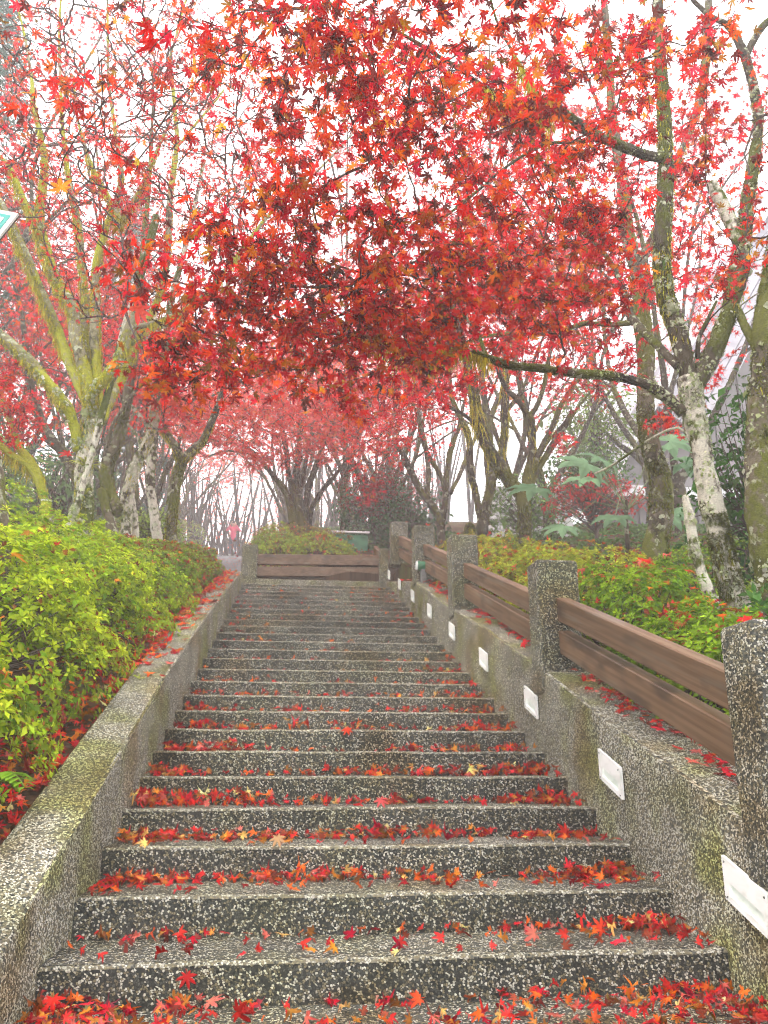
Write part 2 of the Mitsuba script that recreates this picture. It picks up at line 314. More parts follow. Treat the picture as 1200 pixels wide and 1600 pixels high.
def swept_wall(x0, x1, tops, bottom, r=0.022):
    """A wall between x0 and x1 whose top follows the points (y, z)."""
    tops = np.asarray(tops, float); yy = np.arange(tops[0, 0], tops[-1, 0] + 1e-6, 0.16); yy[-1] = tops[-1, 0]
    zz = np.interp(yy, tops[:, 0], tops[:, 1]); a = np.linspace(0, np.pi/2, 4); V = []
    for y, z in zip(yy, zz):
        prof = [(x0, z - bottom)] + [(x0, z - 0.25), (x0, z - 0.1)] + [(x0 + r - r*math.cos(t), z - r + r*math.sin(t)) for t in a] + [((x0+x1)/2, z + 0.003)] + [(x1 - r + r*math.sin(t), z - r + r*math.cos(t)) for t in a] + [(x1, z - 0.1), (x1, z - 0.25), (x1, z - bottom)]
        V += [[p[0], y, p[1]] for p in prof]
    n = len(prof); V = np.array(V); nn = (meshkit.noise(V*4.0) - 0.5)*0.012 + (meshkit.noise(V*15.0) - 0.5)*0.005; V[:, 2] += nn; V[:, 0] += nn*0.5
    F = [[i*n+j, i*n+j+1, (i+1)*n+j+1, (i+1)*n+j] for i in range(len(yy)-1) for j in range(n-1)]
    F = np.array(F); F = np.vstack([F[:, [0, 1, 2]], F[:, [0, 2, 3]]])
    caps = []
    for o in (0, (len(yy)-1)*n): caps += [[o, o+j, o+j+1] if o else [o, o+j+1, o+j] for j in range(1, n-1)]
    return trimesh.Trimesh(V, np.vstack([F, np.array(caps)]), process=False)
LTOP = [(-4.2, -4.2*S + .09), (2.2, 2.2*S + .325), (3.2, 3.2*S + .328), (5.3, 5.3*S + .30), (8.35, 8.35*S + .205)]
k = thing('side_wall', 'low pebbled concrete wall sloping up between the left azalea hedge and the steps', 'wall')
part(k, 'coping', swept_wall(-0.20, 0.004, LTOP, 1.0), 'washed_pebble_wall', smooth=35)
RTOP = [(-4.2, -4.2*S + .45), (3.0, 3.0*S + .44), (4.47, 1.52 + .38), (6.43, 2.186 + .36), (9.33, 2.94 + .22)]
def rtop(y): return np.interp(y, [a for a, b in RTOP], [b for a, b in RTOP])
k = thing('side_wall', 'pebbled concrete wall right of the steps, leaf-strewn, carrying the timber railing', 'wall')
part(k, 'coping', swept_wall(W - 0.004, 2.52, RTOP, 1.1), 'washed_pebble_wall', smooth=35)

# ------------------------------------------------------------------ railings: each post and board a part
k = thing('railing', 'sloping timber railing with pebbled concrete posts along the right-hand wall', 'railing')
POSTS = [(-2.56, 1.05), (-0.39, 1.095), (1.72, 1.073), (4.18, 1.06), (6.33, 1.03), (8.50, .965)]
for y, h in POSTS:
    m = tm(rbox([W - 0.02, y, y*S + 0.33], [W + 0.225, y + 0.20, y*S + h], 0.022, 12))
    m = m.subdivide_to_size(0.06); m.vertices += ((meshkit.noise(m.vertices*16.0) - 0.5)*0.007)[:, None]*np.array([1, 1, .6])
    part(k, 'post', m, 'washed_pebble_post', smooth=40)
def board(p0, p1, h, t, seed):
    """A sawn board from p0 to p1 (centre of its upper edge line), h high and t thick, with worn arrises."""
    p0, p1 = np.array(p0, float), np.array(p1, float); n = 14; d = p1 - p0
    horiz = unit(np.array([-d[1], d[0], 0.0])); c = 0.006
    prof = [(-t/2+c, 0), (t/2-c, 0), (t/2, -c), (t/2, -h+c), (t/2-c, -h), (-t/2+c, -h), (-t/2, -h+c), (-t/2, -c)]
    V = []
    for i in range(n+1):
        b = p0 + d*i/n
        for a, z in prof: V.append(b + horiz*a + np.array([0, 0, z]))
    V = np.array(V); V += ((meshkit.noise(V*3.0 + seed) - 0.5)*0.004)[:, None]*np.array([1, .2, 1])
    m = len(prof); F = [[i*m+j, i*m+(j+1) % m, (i+1)*m+(j+1) % m, (i+1)*m+j] for i in range(n) for j in range(m)]
    F = np.array(F); F = np.vstack([F[:, [0, 1, 2]], F[:, [0, 2, 3]]])
    F = np.vstack([F, [[0, j, j+1] for j in range(1, m-1)], [[n*m, n*m+j+1, n*m+j] for j in range(1, m-1)]])
    tmesh = trimesh.Trimesh(V, F, process=False); tmesh.fix_normals(); return tmesh
for a in range(5):
    ya, yb = POSTS[a][0] + 0.17, POSTS[a+1][0] + 0.03
    o = (0.848, 0.665) if a < 2 else ((0.81, 0.63) if a < 4 else (0.76, 0.585))
    for q, oo in enumerate(o):
        part(k, 'board', board((W + 0.125, ya, ya*S + oo), (W + 0.125, yb, yb*S + oo + (0.005 if a < 2 else -0.01)), 0.132, 0.072, a*3 + q), 'rail_wood', smooth=30)
k = thing('railing', 'level timber railing of two boards across the top of the steps, with pebbled end posts', 'railing')
pk = tm(rbox([-0.07, 9.28, 2.6], [0.16, 9.50, 3.66], 0.02, 10)); part(k, 'post', pk, 'washed_pebble_post', smooth=40)
part(k, 'post', tm(rbox([1.955, 9.30, 2.6], [2.10, 9.46, 3.66], 0.02, 10)), 'washed_pebble_post', smooth=40)
part(k, 'kerb', tm(rbox([0.15, 9.26, 2.80], [1.97, 9.50, 3.145], 0.015, 8)), 'washed_pebble_wall', smooth=40)
for q, (z, dz) in enumerate(((3.53, .155), (3.345, .145))):
    part(k, 'board', board((0.14, 9.37, z), (1.97, 9.37, z + 0.03), dz, 0.07, 20 + q), 'rail_wood', smooth=30)
for q, (z, dz) in enumerate(((3.60, .14), (3.40, .14))):
    part(k, 'board', board((2.03, 9.45, z), (2.10, 11.3, z + 0.62), dz, 0.06, 30 + q), 'rail_wood', smooth=30)

# ------------------------------------------------------------------ step lights in the right wall
ORD = ['first', 'second', 'third', 'fourth', 'fifth', 'sixth', 'seventh', 'eighth', 'ninth', 'tenth']
LIGHTY = [(-0.30, -0.06, .295, .125)] + [(0.715 + 1.135*i, 0.95 + 1.13*i, .290 - .010*i, .125) for i in range(8)]
for i, (ya, yb, top, h) in enumerate(LIGHTY):
    lab = 'white louvred step light nearest the viewer, cut by the right edge of the photo' if i == 0 else f'white step light set in the right wall, {ORD[i]} up from the bottom'
    k = thing('step_light', lab, 'step light', 'white step lights set along the right wall')
    x = W - 0.010; ym = (ya + yb)/2
    def pl(y0, y1, t0, t1, x0, x1):
        P = [(y0, y0*S + t0), (y1, y1*S + t0), (y1, y1*S + t1), (y0, y0*S + t1)]
        V = np.array([[xx, y, z] for xx in (x0, x1) for y, z in P]); F = np.array([[0, 1, 2, 3], [7, 6, 5, 4], [0, 4, 5, 1], [1, 5, 6, 2], [2, 6, 7, 3], [3, 7, 4, 0]])
        m = trimesh.Trimesh(V, np.vstack([F[:, [0, 1, 2]], F[:, [0, 2, 3]]]), process=False); m.fix_normals(); return m
    b, xb, xf = 0.028, x - 0.001, x - 0.013
    sy, st = 0.030, top - h*0.52
    bars = [pl(ya, yb, top, st, xf, xb), pl(ya, yb, top - h + 0.022, top - h, xf, xb), pl(ya, ya + sy, st, top - h + 0.022, xf, xb), pl(yb - sy, yb, st, top - h + 0.022, xf, xb)]
    part(k, 'frame', cat(bars), 'lamp_white'); part(k, 'lens', pl(ya + sy, yb - sy, st, top - h + 0.022, x - 0.005, x - 0.002), 'lamp_lens')
    if i < 3:
        for yy in (ya + 0.014, yb - 0.014):
            for tt in (top - 0.014, top - h + 0.011):
                part(k + '__frame', 'screw', tm(m3.Manifold.cylinder(0.003, 0.004, 0.0032, 10).rotate([0, -90, 0]).translate([xf + 0.0005, yy, yy*S + tt])), 'metal_grey')
k = thing('spotlight', 'small green cylindrical garden light fixed to the second farthest post of the sloping railing', 'spotlight')
c = m3.Manifold.cylinder(0.13, 0.055, 0.055, 20).rotate([0, 90, 0]).translate([2.09, 6.22, 2.69])
part(k, 'body', tm(m3.Manifold.cylinder(0.14, 0.052, 0.052, 20).rotate([0, 90, 0]).translate([2.06, 6.26, 2.68])), 'box_green', smooth=30)
part(k, 'cap', tm(m3.Manifold.cylinder(0.016, 0.056, 0.05, 20).rotate([0, -90, 0]).translate([2.062, 6.26, 2.68])), 'white_paint', smooth=30)
part(k, 'bracket', tm(rbox([2.10, 6.23, 2.40], [2.16, 6.34, 2.66], 0.006)), 'metal_grey')

# ------------------------------------------------------------------ upper flight beyond the landing
labels['upper_stairs'] = {'label': 'distant grey stone steps climbing into the fog', 'kind': 'structure'}
for i in range(50):
    y = 9.9 + i*0.53; z = 2.92 + 0.1415*(i+1)
    part('upper_stairs', 'step', tm(rbox([-3.25, y, z - 0.35], [-0.62, y + 0.56, z], 0.012, 4)), 'path_stone')
labels['landing'] = {'label': 'grey paved landing at the head of the steps', 'kind': 'structure'}
scene['landing'] = mikit.ply(tm(rbox([-3.25, 8.5, 2.7], [0.0, 9.95, 2.925], 0.01)), 'path_stone')
TREES={
 'RA':([
  ('trunk',[(3.444,2.1,1.238,0.0895),(3.408,2.1,1.474,0.0755),(3.363,2.1,1.882,0.0721),(3.326,2.1,2.178,0.068),(3.302,2.1,2.529,0.0666),(3.281,2.1,2.847,0.0731),(3.284,2.1,3.034,0.0684)]),
  ('limb',[(3.279,2.1,2.986,np.float64(0.0638)),(3.239,2.1,3.368,0.0584),(3.178,2.1,3.661,0.0592),(3.181,2.1,3.968,0.0572),(3.238,2.1,4.343,0.0525),(3.294,2.1,4.789,0.0537),(3.328,2.1,5.371,0.0476),(3.358,2.1,5.924,0.0441),(3.394,2.1,6.442,0.042),(3.474,2.1,7.413,0.0337)]),
  ('limb',[(3.294,2.1,2.964,np.float64(0.0643)),(3.447,2.1,3.186,0.0608),(3.62,2.1,3.541,0.065),(3.731,2.1,3.854,0.0632),(3.804,2.1,4.121,0.0583),(3.877,2.1,4.452,0.0445),(3.974,2.1,4.796,0.0408),(4.066,2.1,5.211,0.037),(4.074,2.1,5.573,0.0345),(4.043,2.1,5.848,0.0349),(3.956,2.1,6.11,0.0241),(3.807,2.1,6.202,0.0193),(3.645,2.1,6.409,0.0162),(3.546,2.1,6.729,0.0115)]),
  ('limb',[(4.051,2.1,5.83,0.0286),(4.213,2.1,6.122,0.029),(4.385,2.1,6.306,0.0261),(4.689,2.1,6.679,0.02)]),
  ('limb',[(3.786,2.1,4.093,0.0495),(3.761,2.155,4.346,0.0476),(3.729,2.188,4.55,0.0482),(3.688,2.2,4.697,0.0456)]),
  ('stem',[(3.286,2.0,1.26,0.0414),(3.182,2.0,1.569,0.0371),(3.128,2.0,1.808,0.0338),(3.118,2.0,2.013,0.0291),(3.105,2.0,2.159,0.0191)]),
  ('limb',[(3.211,2.1,2.774,0.0404),(3.088,2.08,2.874,0.0363),(2.95,2.05,2.94,0.0322),(2.714,2.0,2.962,0.0291),(2.438,1.95,2.945,0.0274),(2.212,1.9,2.939,0.0257),(1.991,1.85,2.919,0.0241),(1.817,1.8,2.936,0.0225),(1.648,1.75,2.96,0.0223),(1.491,1.75,2.976,0.021),(1.173,1.7,2.969,0.0158),(0.943,1.7,2.993,0.0121),(0.678,1.7,3.005,0.0096),(0.42,1.6,2.974,0.007),(0.178,1.5,2.922,0.0046)]),
  ('limb',[(1.818,1.803,2.928,0.015),(1.768,1.901,3.21,0.0116),(1.584,2.0,3.442,0.0106),(1.303,2.1,3.627,0.0081),(1.053,2.2,3.747,0.0069),(0.704,2.2,3.846,0.0055)]),
  ('limb',[(3.266,2.1,4.803,0.0388),(3.026,1.95,4.693,0.0347),(2.685,1.7,4.559,0.0314),(2.45,1.5,4.442,0.0287),(2.252,1.35,4.42,0.0266),(2.078,1.2,4.312,0.0231),(1.837,1.05,4.188,0.021),(1.663,0.95,4.151,0.0171),(1.498,0.85,4.167,0.0133),(1.339,0.75,4.156,0.0108),(1.187,0.65,4.14,0.0084),(1.01,0.55,4.116,0.0061),(0.78,0.45,4.079,0.005)]),
  ('limb',[(2.622,1.657,4.531,0.0162),(2.42,1.599,4.43,0.0119),(2.168,1.5,4.3,0.0103),(1.918,1.45,4.081,0.0088),(1.718,1.4,3.851,0.0086),(1.508,1.35,3.616,0.0071),(1.329,1.3,3.435,0.0058),(1.086,1.25,3.155,0.0045),(0.841,1.2,2.986,0.004)]),
  ('limb',[(2.077,1.199,4.301,0.0122),(1.974,1.099,4.374,0.0096),(1.838,1.0,4.492,0.0082),(1.738,0.95,4.662,0.0071),(1.677,0.9,4.883,0.0059)]),
  ('limb',[(3.203,2.1,3.115,0.0274),(3.18,2.277,3.352,0.0286),(3.145,2.444,3.573,0.0311),(3.132,2.6,3.8,0.0337),(3.149,2.7,4.054,0.0284),(3.137,2.8,4.318,0.0226),(3.039,2.9,4.615,0.0166),(2.822,3.0,4.915,0.0119)]),
  ('limb',[(3.258,2.1,2.527,0.0106),(3.187,2.145,2.686,0.0095),(3.081,2.412,2.688,0.0099),(2.958,2.7,2.623,0.0103),(2.887,2.9,2.618,0.0076)]),
  ('limb',[(3.355,2.1,3.181,0.0166),(3.338,2.022,3.283,0.015),(3.376,1.956,3.392,0.0123),(3.428,1.9,3.508,0.0081)]),
  ],[
  (2.112,1.185,3.067,0.425,0.5,0.248,55,7,0.072,0),
  (1.648,1.081,2.892,0.372,0.55,0.271,70,7,0.072,0),
  (1.233,1.048,2.807,0.364,0.5,0.265,69,7,0.072,0),
  (0.867,1.001,2.754,0.355,0.5,0.258,63,7,0.072,0),
  (0.551,0.849,2.677,0.277,0.45,0.246,46,7,0.072,0),
  (0.299,0.726,2.486,0.234,0.4,0.205,34,7,0.072,0),
  (0.026,0.899,2.365,0.165,0.35,0.105,15,7,0.072,0),
  (0.207,0.896,2.308,0.21,0.35,0.105,21,7,0.072,0),
  (0.526,1.024,2.459,0.284,0.4,0.142,33,7,0.072,0),
  (0.849,1.184,2.506,0.298,0.4,0.149,35,7,0.072,0),
  (1.12,1.23,2.6,0.237,0.4,0.152,32,7,0.072,0),
  (0.932,1.145,2.259,0.145,0.2,0.058,7,7,0.072,0),
  (1.403,1.268,2.714,0.277,0.4,0.121,25,7,0.072,0),
  (0.146,0.499,2.595,0.277,0.4,0.138,30,7,0.072,0),
  (-0.031,0.359,2.431,0.118,0.3,0.118,10,7,0.072,0),
  (0.39,0.439,2.702,0.249,0.4,0.166,30,7,0.072,0),
  (-0.03,0.932,2.279,0.12,0.2,0.036,6,7,0.072,0),
  (0.687,0.357,2.861,0.305,0.4,0.222,35,7,0.072,0),
  (1.009,0.243,2.771,0.269,0.45,0.242,39,7,0.072,0),
  (1.313,0.405,2.817,0.256,0.45,0.199,35,7,0.072,0),
  (1.723,0.809,3.063,0.291,0.45,0.226,35,7,0.072,0),
  (0.903,0.342,3.344,0.26,0.4,0.231,32,7,0.072,0),
  (0.668,0.147,3.377,0.191,0.3,0.218,23,7,0.072,0),
  (0.445,0.393,3.344,0.202,0.3,0.26,18,7,0.072,0),
  (0.561,0.616,3.261,0.243,0.35,0.182,21,7,0.072,0),
  (1.179,0.253,3.189,0.253,0.4,0.253,27,7,0.072,0),
  (1.524,0.481,3.349,0.273,0.4,0.273,30,7,0.072,0),
  (2.008,0.988,3.575,0.315,0.45,0.28,34,7,0.072,0),
  (2.271,0.871,3.346,0.237,0.4,0.271,30,7,0.072,0),
  (2.428,1.217,3.191,0.199,0.35,0.217,30,7,0.072,0),
  (2.378,0.589,3.883,0.165,0.4,0.298,18,7,0.072,0),
  (1.195,-0.27,3.173,0.267,0.35,0.145,27,7,0.072,0),
  (1.586,-0.155,3.341,0.258,0.35,0.18,27,7,0.072,0),
  (2.056,0.314,3.698,0.243,0.4,0.273,30,7,0.072,0),
  (0.897,-0.33,3.134,0.188,0.3,0.117,16,7,0.072,0),
  (1.82,0.394,3.523,0.243,0.35,0.182,23,7,0.072,0),
  (0.662,-0.231,3.242,0.145,0.25,0.097,10,7,0.072,0),
  (0.812,-0.206,3.104,0.121,0.25,0.097,9,7,0.072,0),
  (1.181,0.623,3.866,0.291,0.4,0.226,25,7,0.072,0),
  (0.911,0.483,3.737,0.185,0.35,0.185,14,7,0.072,0),
  (0.243,0.961,4.31,0.245,0.35,0.21,14,7,0.072,0),
  (2.52,0.713,4.455,0.212,0.4,0.212,14,7,0.072,0),
  (1.584,0.933,4.082,0.318,0.4,0.212,21,7,0.072,0),
  (2.957,1.05,3.884,0.203,0.4,0.332,23,7,0.072,0),
  (2.783,0.585,4.091,0.237,0.4,0.237,16,7,0.072,0),
  (3.114,1.414,3.324,0.154,0.3,0.115,9,7,0.072,0),
  (3.303,1.152,3.425,0.111,0.3,0.222,8,7,0.072,0),
  (2.645,0.206,4.003,0.215,0.3,0.123,10,7,0.072,0),
  (0.313,-0.944,2.435,0.042,0.1,0.03,2,4,0.072,0),
  (-0.256,0.975,3.76,0.201,0.3,0.234,10,4,0.072,0),
  (0.188,0.667,3.917,0.223,0.3,0.255,18,7,0.072,0),
  (-0.427,0.697,3.53,0.185,0.4,0.246,9,5,0.072,0),
  (-0.684,0.805,3.957,0.194,0.4,0.194,7,5,0.072,0),
  (-0.279,1.019,4.31,0.245,0.4,0.21,10,5,0.072,0),
  (0.029,-0.42,2.205,0.016,0.05,0.016,1,1,0.072,0),
  (0.181,0.218,3.324,0.164,0.3,0.164,8,4,0.072,0),
  (-0.264,-0.127,2.727,0.058,0.1,0.023,2,4,0.072,0),
  ]),
 'RB':([
  ('trunk',[(3.523,1.9,1.288,0.0978),(3.52,1.9,1.518,0.0878),(3.527,1.9,1.714,0.0831),(3.54,1.9,2.039,0.0818),(3.59,1.9,2.464,0.0868),(3.67,1.9,2.912,0.083),(3.796,1.9,3.484,0.0794),(3.934,1.9,3.993,0.0719),(4.154,1.9,4.704,0.0646),(4.438,1.9,5.72,0.0502),(4.686,1.9,6.777,0.034),(4.909,1.9,7.796,0.0178)]),
  ('limb',[(4.154,1.9,4.704,0.034),(4.368,1.9,5.119,0.0279),(4.771,1.9,5.697,0.018),(5.234,1.9,6.192,0.0093)]),
  ('limb',[(4.402,1.9,5.595,0.0285),(4.452,2.01,6.215,0.0224),(4.446,2.076,6.822,0.0155),(4.461,2.1,7.417,0.0099)]),
  ('limb',[(3.71,1.9,3.099,0.0404),(3.687,2.0,3.34,0.032),(3.683,2.1,3.595,0.0264),(3.633,2.2,3.911,0.0136)]),
  ],[
  (3.314,1.011,3.538,0.145,0.4,0.217,12,7,0.072,0),
  (3.272,0.743,4.083,0.177,0.4,0.318,16,7,0.072,0),
  (3.667,0.764,4.555,0.406,0.6,0.406,34,7,0.072,0),
  (3.461,0.591,5.191,0.443,0.6,0.332,34,7,0.072,0),
  ]),
 'RC':([
  ('trunk',[(3.829,4.2,2.124,0.1091),(3.921,4.2,2.449,0.1064),(3.993,4.2,2.813,0.1037),(4.012,4.2,3.124,0.0919),(3.944,4.2,3.438,0.0818),(3.937,4.2,3.762,0.0783),(3.995,4.2,4.234,0.082),(4.008,4.2,4.649,0.0787),(4.009,4.2,5.077,0.0752),(3.955,4.2,5.588,0.0669),(3.941,4.2,6.199,0.0586),(3.905,4.2,6.998,0.0501),(3.917,4.2,8.023,0.0415),(3.931,4.2,9.119,0.0322)]),
  ('limb',[(4.002,4.2,4.719,0.0371),(3.666,4.1,4.592,0.0295),(3.309,4.0,4.519,0.0245),(3.019,3.9,4.351,0.0218),(2.537,3.8,4.252,0.0192),(2.189,3.7,4.125,0.0146),(1.881,3.6,3.868,0.0101),(1.589,3.5,3.623,0.0059)]),
  ('limb',[(3.996,4.2,5.294,0.0521),(4.336,4.3,5.919,0.0442),(4.689,4.4,6.832,0.0411),(5.11,4.5,7.829,0.0485),(5.382,4.6,8.989,0.0452),(5.536,4.6,10.01,0.035)]),
  ('limb',[(3.95,4.2,3.632,0.0223),(4.255,4.3,3.823,0.0182),(4.602,4.4,4.16,0.0141)]),
  ],[
  (2.851,3.143,4.644,0.592,0.8,0.485,84,7,0.1,1),
  (3.9,3.167,4.868,0.443,0.8,0.609,72,7,0.1,1),
  (2.5,3.208,3.876,0.471,0.6,0.209,43,7,0.1,1),
  (1.849,3.175,3.535,0.406,0.6,0.203,34,7,0.1,1),
  (2.971,2.724,5.277,0.575,0.8,0.471,90,7,0.1,1),
  (3.882,2.679,5.778,0.431,0.8,0.646,69,7,0.1,1),
  (4.25,3.602,4.008,0.285,0.5,0.342,26,7,0.1,1),
  (3.383,3.518,3.914,0.388,0.5,0.277,31,7,0.1,1),
  (2.192,2.6,5.283,0.508,0.8,0.508,75,7,0.1,1),
  (3.93,3.805,3.464,0.228,0.4,0.171,12,7,0.1,1),
  ]),
 'RD':([
  ('trunk',[(3.596,7.2,2.976,0.1011),(3.575,7.2,3.225,0.0898),(3.596,7.2,3.649,0.0848),(3.603,7.2,3.951,0.0855)]),
  ('limb',[(3.6,7.2,3.89,np.float64(0.0786)),(3.39,7.2,4.1,0.0796),(3.2,7.2,4.436,0.0771),(3.059,7.2,4.808,0.0746),(3.007,7.2,5.052,0.0688),(2.999,7.2,5.329,0.063),(2.927,7.2,5.55,0.057),(2.854,7.2,6.071,0.0481),(2.723,7.2,6.852,0.0392),(2.604,7.2,7.665,0.03)]),
  ('limb',[(3.62,7.2,3.952,0.055),(3.665,7.2,4.173,0.0523),(3.74,7.2,4.46,0.0496),(3.76,7.2,4.85,0.047),(3.726,7.2,5.032,0.0472)]),
  ('limb',[(3.724,7.2,4.986,0.0409),(3.578,7.2,5.22,0.0411),(3.453,7.2,5.353,0.0348),(3.35,7.2,5.621,0.0287),(3.28,7.2,6.097,0.0226)]),
  ('limb',[(3.741,7.2,4.987,0.0377),(3.855,7.2,5.15,0.0348),(3.948,7.2,5.408,0.0319),(4.031,7.2,5.756,0.029),(4.199,7.2,6.451,0.023)]),
  ('limb',[(3.645,7.2,3.953,0.0428),(3.754,7.2,4.247,0.0401),(3.874,7.2,4.547,0.0374),(4.048,7.2,4.855,0.0346),(4.173,7.2,5.166,0.0317),(4.349,7.2,5.43,0.0288),(4.661,7.2,5.889,0.0227),(5.023,7.2,6.405,0.0165)]),
  ('limb',[(3.661,7.2,3.927,np.float64(0.0393)),(3.84,7.255,4.27,0.0435),(4.023,7.288,4.561,0.044),(4.222,7.3,4.877,0.0413),(4.381,7.3,5.128,0.0416)]),
  ('limb',[(3.042,7.2,4.789,0.0311),(2.838,7.145,4.937,0.0279),(2.613,7.112,5.047,0.0247),(2.462,7.1,5.253,0.0217),(2.416,7.1,5.528,0.0187),(2.292,7.1,5.887,0.0126)]),
  ('limb',[(2.613,7.112,5.047,0.0155),(2.276,7.05,5.238,0.0123),(1.936,7.013,5.356,0.0092),(1.601,7.0,5.422,0.0061)]),
  ('limb',[(3.668,7.2,3.91,0.0244),(3.944,7.31,4.584,0.0189),(4.447,7.376,5.193,0.0162),(4.858,7.4,5.708,0.0132)]),
  ],[
  (2.578,5.948,5.887,1.0,1.2,0.615,132,7,0.1,1),
  (3.767,6.169,6.102,0.96,1.2,0.64,120,7,0.1,1),
  (2.094,5.929,4.755,0.591,0.8,0.295,69,7,0.1,1),
  (1.638,5.85,5.178,0.738,1.0,0.443,84,7,0.1,1),
  (2.956,5.44,6.718,0.98,1.2,0.678,108,7,0.1,1),
  (4.264,6.578,5.274,0.489,0.7,0.408,41,7,0.1,1),
  (1.892,5.475,6.309,0.812,1.0,0.665,84,7,0.1,1),
  (3.953,6.572,4.382,0.174,0.3,0.174,12,7,0.1,1),
  (1.37,6.098,4.472,0.517,0.6,0.222,39,7,0.1,1),
  ]),
 'RE':([
  ('trunk',[(3.34,8.6,3.471,0.1016),(3.378,8.6,3.777,0.0887),(3.428,8.6,4.116,0.0757),(3.538,8.6,4.504,0.0661),(3.613,8.6,4.717,0.063),(3.725,8.6,5.076,0.053),(3.8,8.6,5.702,0.0609),(3.799,8.6,6.127,0.0652),(3.837,8.6,6.563,0.0585),(3.979,8.6,7.467,0.0448),(4.075,8.6,8.406,0.0344)]),
  ('limb',[(3.381,8.6,3.853,0.0479),(3.324,8.6,4.113,0.0516),(3.252,8.6,4.552,0.0521),(3.232,8.6,4.851,0.0525),(3.205,8.6,5.247,0.0459),(3.097,8.6,5.541,0.0391),(2.968,8.6,5.869,0.0322),(2.933,8.6,6.51,0.0254),(2.851,8.6,7.39,0.0185)]),
  ('limb',[(3.26,8.6,3.582,0.0475),(3.203,8.49,3.74,0.054),(3.144,8.424,3.795,0.0403),(3.09,8.4,3.665,0.0267)]),
  ('limb',[(3.8,8.6,5.702,0.0359),(3.924,8.6,5.814,0.0324),(4.065,8.6,6.034,0.0253),(4.233,8.6,6.367,0.0183)]),
  ],[
  (2.719,7.484,6.317,0.982,1.0,0.535,84,7,0.106,2),
  (3.939,7.633,6.07,0.635,0.8,0.545,53,7,0.106,2),
  (2.998,6.963,7.224,1.052,1.0,0.702,84,7,0.106,2),
  (4.606,7.468,7.047,0.831,1.0,0.831,72,7,0.106,2),
  ]),
 'RF':([
  ('trunk',[(3.184,10.8,4.157,0.0726),(3.191,10.8,4.509,0.065),(3.28,10.8,5.02,0.0534),(3.328,10.8,5.673,0.05),(3.415,10.8,5.978,0.0461),(3.538,10.8,6.302,0.038),(3.645,10.8,6.792,0.0299),(3.782,10.8,7.436,0.0216)]),
  ('limb',[(3.168,10.8,4.474,np.float64(0.0606)),(3.127,10.8,4.678,0.0652),(2.887,10.8,5.017,0.0614),(2.733,10.8,5.327,0.0576),(2.589,10.8,5.606,0.0538),(2.511,10.8,5.805,0.0539),(2.421,10.8,5.934,0.0374)]),
  ('limb',[(3.28,10.8,5.02,0.037),(3.208,10.8,5.37,0.0413),(3.009,10.8,5.695,0.0416),(2.877,10.8,6.015,0.0376),(2.824,10.8,6.378,0.0337),(2.713,10.8,6.744,0.0254),(2.543,10.8,7.238,0.0213)]),
  ('limb',[(2.953,10.8,4.95,0.0491),(3.036,11.185,5.559,0.0467),(3.025,11.416,6.266,0.0437),(2.938,11.5,6.941,0.04),(3.031,11.5,7.473,0.0359),(3.386,11.5,8.033,0.0319),(3.52,11.5,8.453,0.0275)]),
  ('limb',[(2.643,10.8,5.347,0.0165),(2.405,10.69,5.416,0.0123),(2.176,10.624,5.465,0.0081),(1.897,10.6,5.514,0.0081)]),
  ('limb',[(3.371,10.8,5.082,0.0329),(3.716,11.46,5.746,0.0392),(3.975,11.856,6.353,0.0407),(4.279,12.0,6.958,0.0324)]),
  ],[
  (2.497,9.737,5.912,0.942,1.2,0.418,90,7,0.118,2),
  (3.03,9.676,6.6,0.955,1.2,0.531,90,7,0.118,2),
  (1.949,9.516,5.462,0.711,1.0,0.355,60,7,0.118,2),
  (2.3,9.815,7.099,1.185,1.4,0.646,84,7,0.118,2),
  (1.89,9.923,4.846,0.464,0.8,0.412,39,7,0.118,3),
  ]),
 'C':([
  ('trunk',[(0.798,13.6,4.818,0.1419),(0.788,13.6,5.153,0.1168),(0.749,13.6,5.559,0.098),(0.74,13.6,5.875,0.0854),(0.69,13.6,6.207,0.0726),(0.695,13.6,6.474,0.0663),(0.731,13.6,7.031,0.0536),(0.74,13.6,7.612,0.0406)]),
  ('stem',[(0.695,13.5,4.789,0.1025),(0.669,13.5,5.188,0.0838),(0.594,13.5,5.523,0.0778),(0.479,13.5,5.86,0.0717),(0.355,13.5,6.062,0.0588),(0.193,13.5,6.235,0.0524),(0.056,13.5,6.411,0.0459),(-0.124,13.5,6.641,0.0395),(-0.353,13.5,6.8,0.0329),(-0.814,13.5,6.92,0.0198)]),
  ('limb',[(0.732,13.6,5.286,0.078),(0.665,13.545,5.744,0.0718),(0.589,13.512,6.075,0.0655),(0.5,13.5,6.387,0.0592),(0.445,13.5,6.836,0.053),(0.345,13.5,7.404,0.0401),(0.124,13.5,7.976,0.027)]),
  ('stem',[(0.876,13.7,4.847,0.1039),(0.864,13.7,5.252,0.0915),(0.879,13.7,5.664,0.079),(0.948,13.7,6.013,0.0729),(1.045,13.7,6.369,0.0667),(1.092,13.7,6.584,0.0603),(1.23,13.7,7.021,0.0473),(1.355,13.7,7.538,0.0341)]),
  ('stem',[(0.955,13.8,4.875,0.0784),(0.957,13.8,5.284,0.0658),(1.014,13.8,5.63,0.0596),(1.165,13.8,5.914,0.0533),(1.32,13.8,6.16,0.0469),(1.451,13.8,6.321,0.0403),(1.781,13.8,6.794,0.0271)]),
  ('limb',[(0.765,13.6,5.904,0.0526),(0.834,13.655,6.274,0.0464),(0.877,13.688,6.641,0.0401),(0.919,13.7,7.079,0.0337)]),
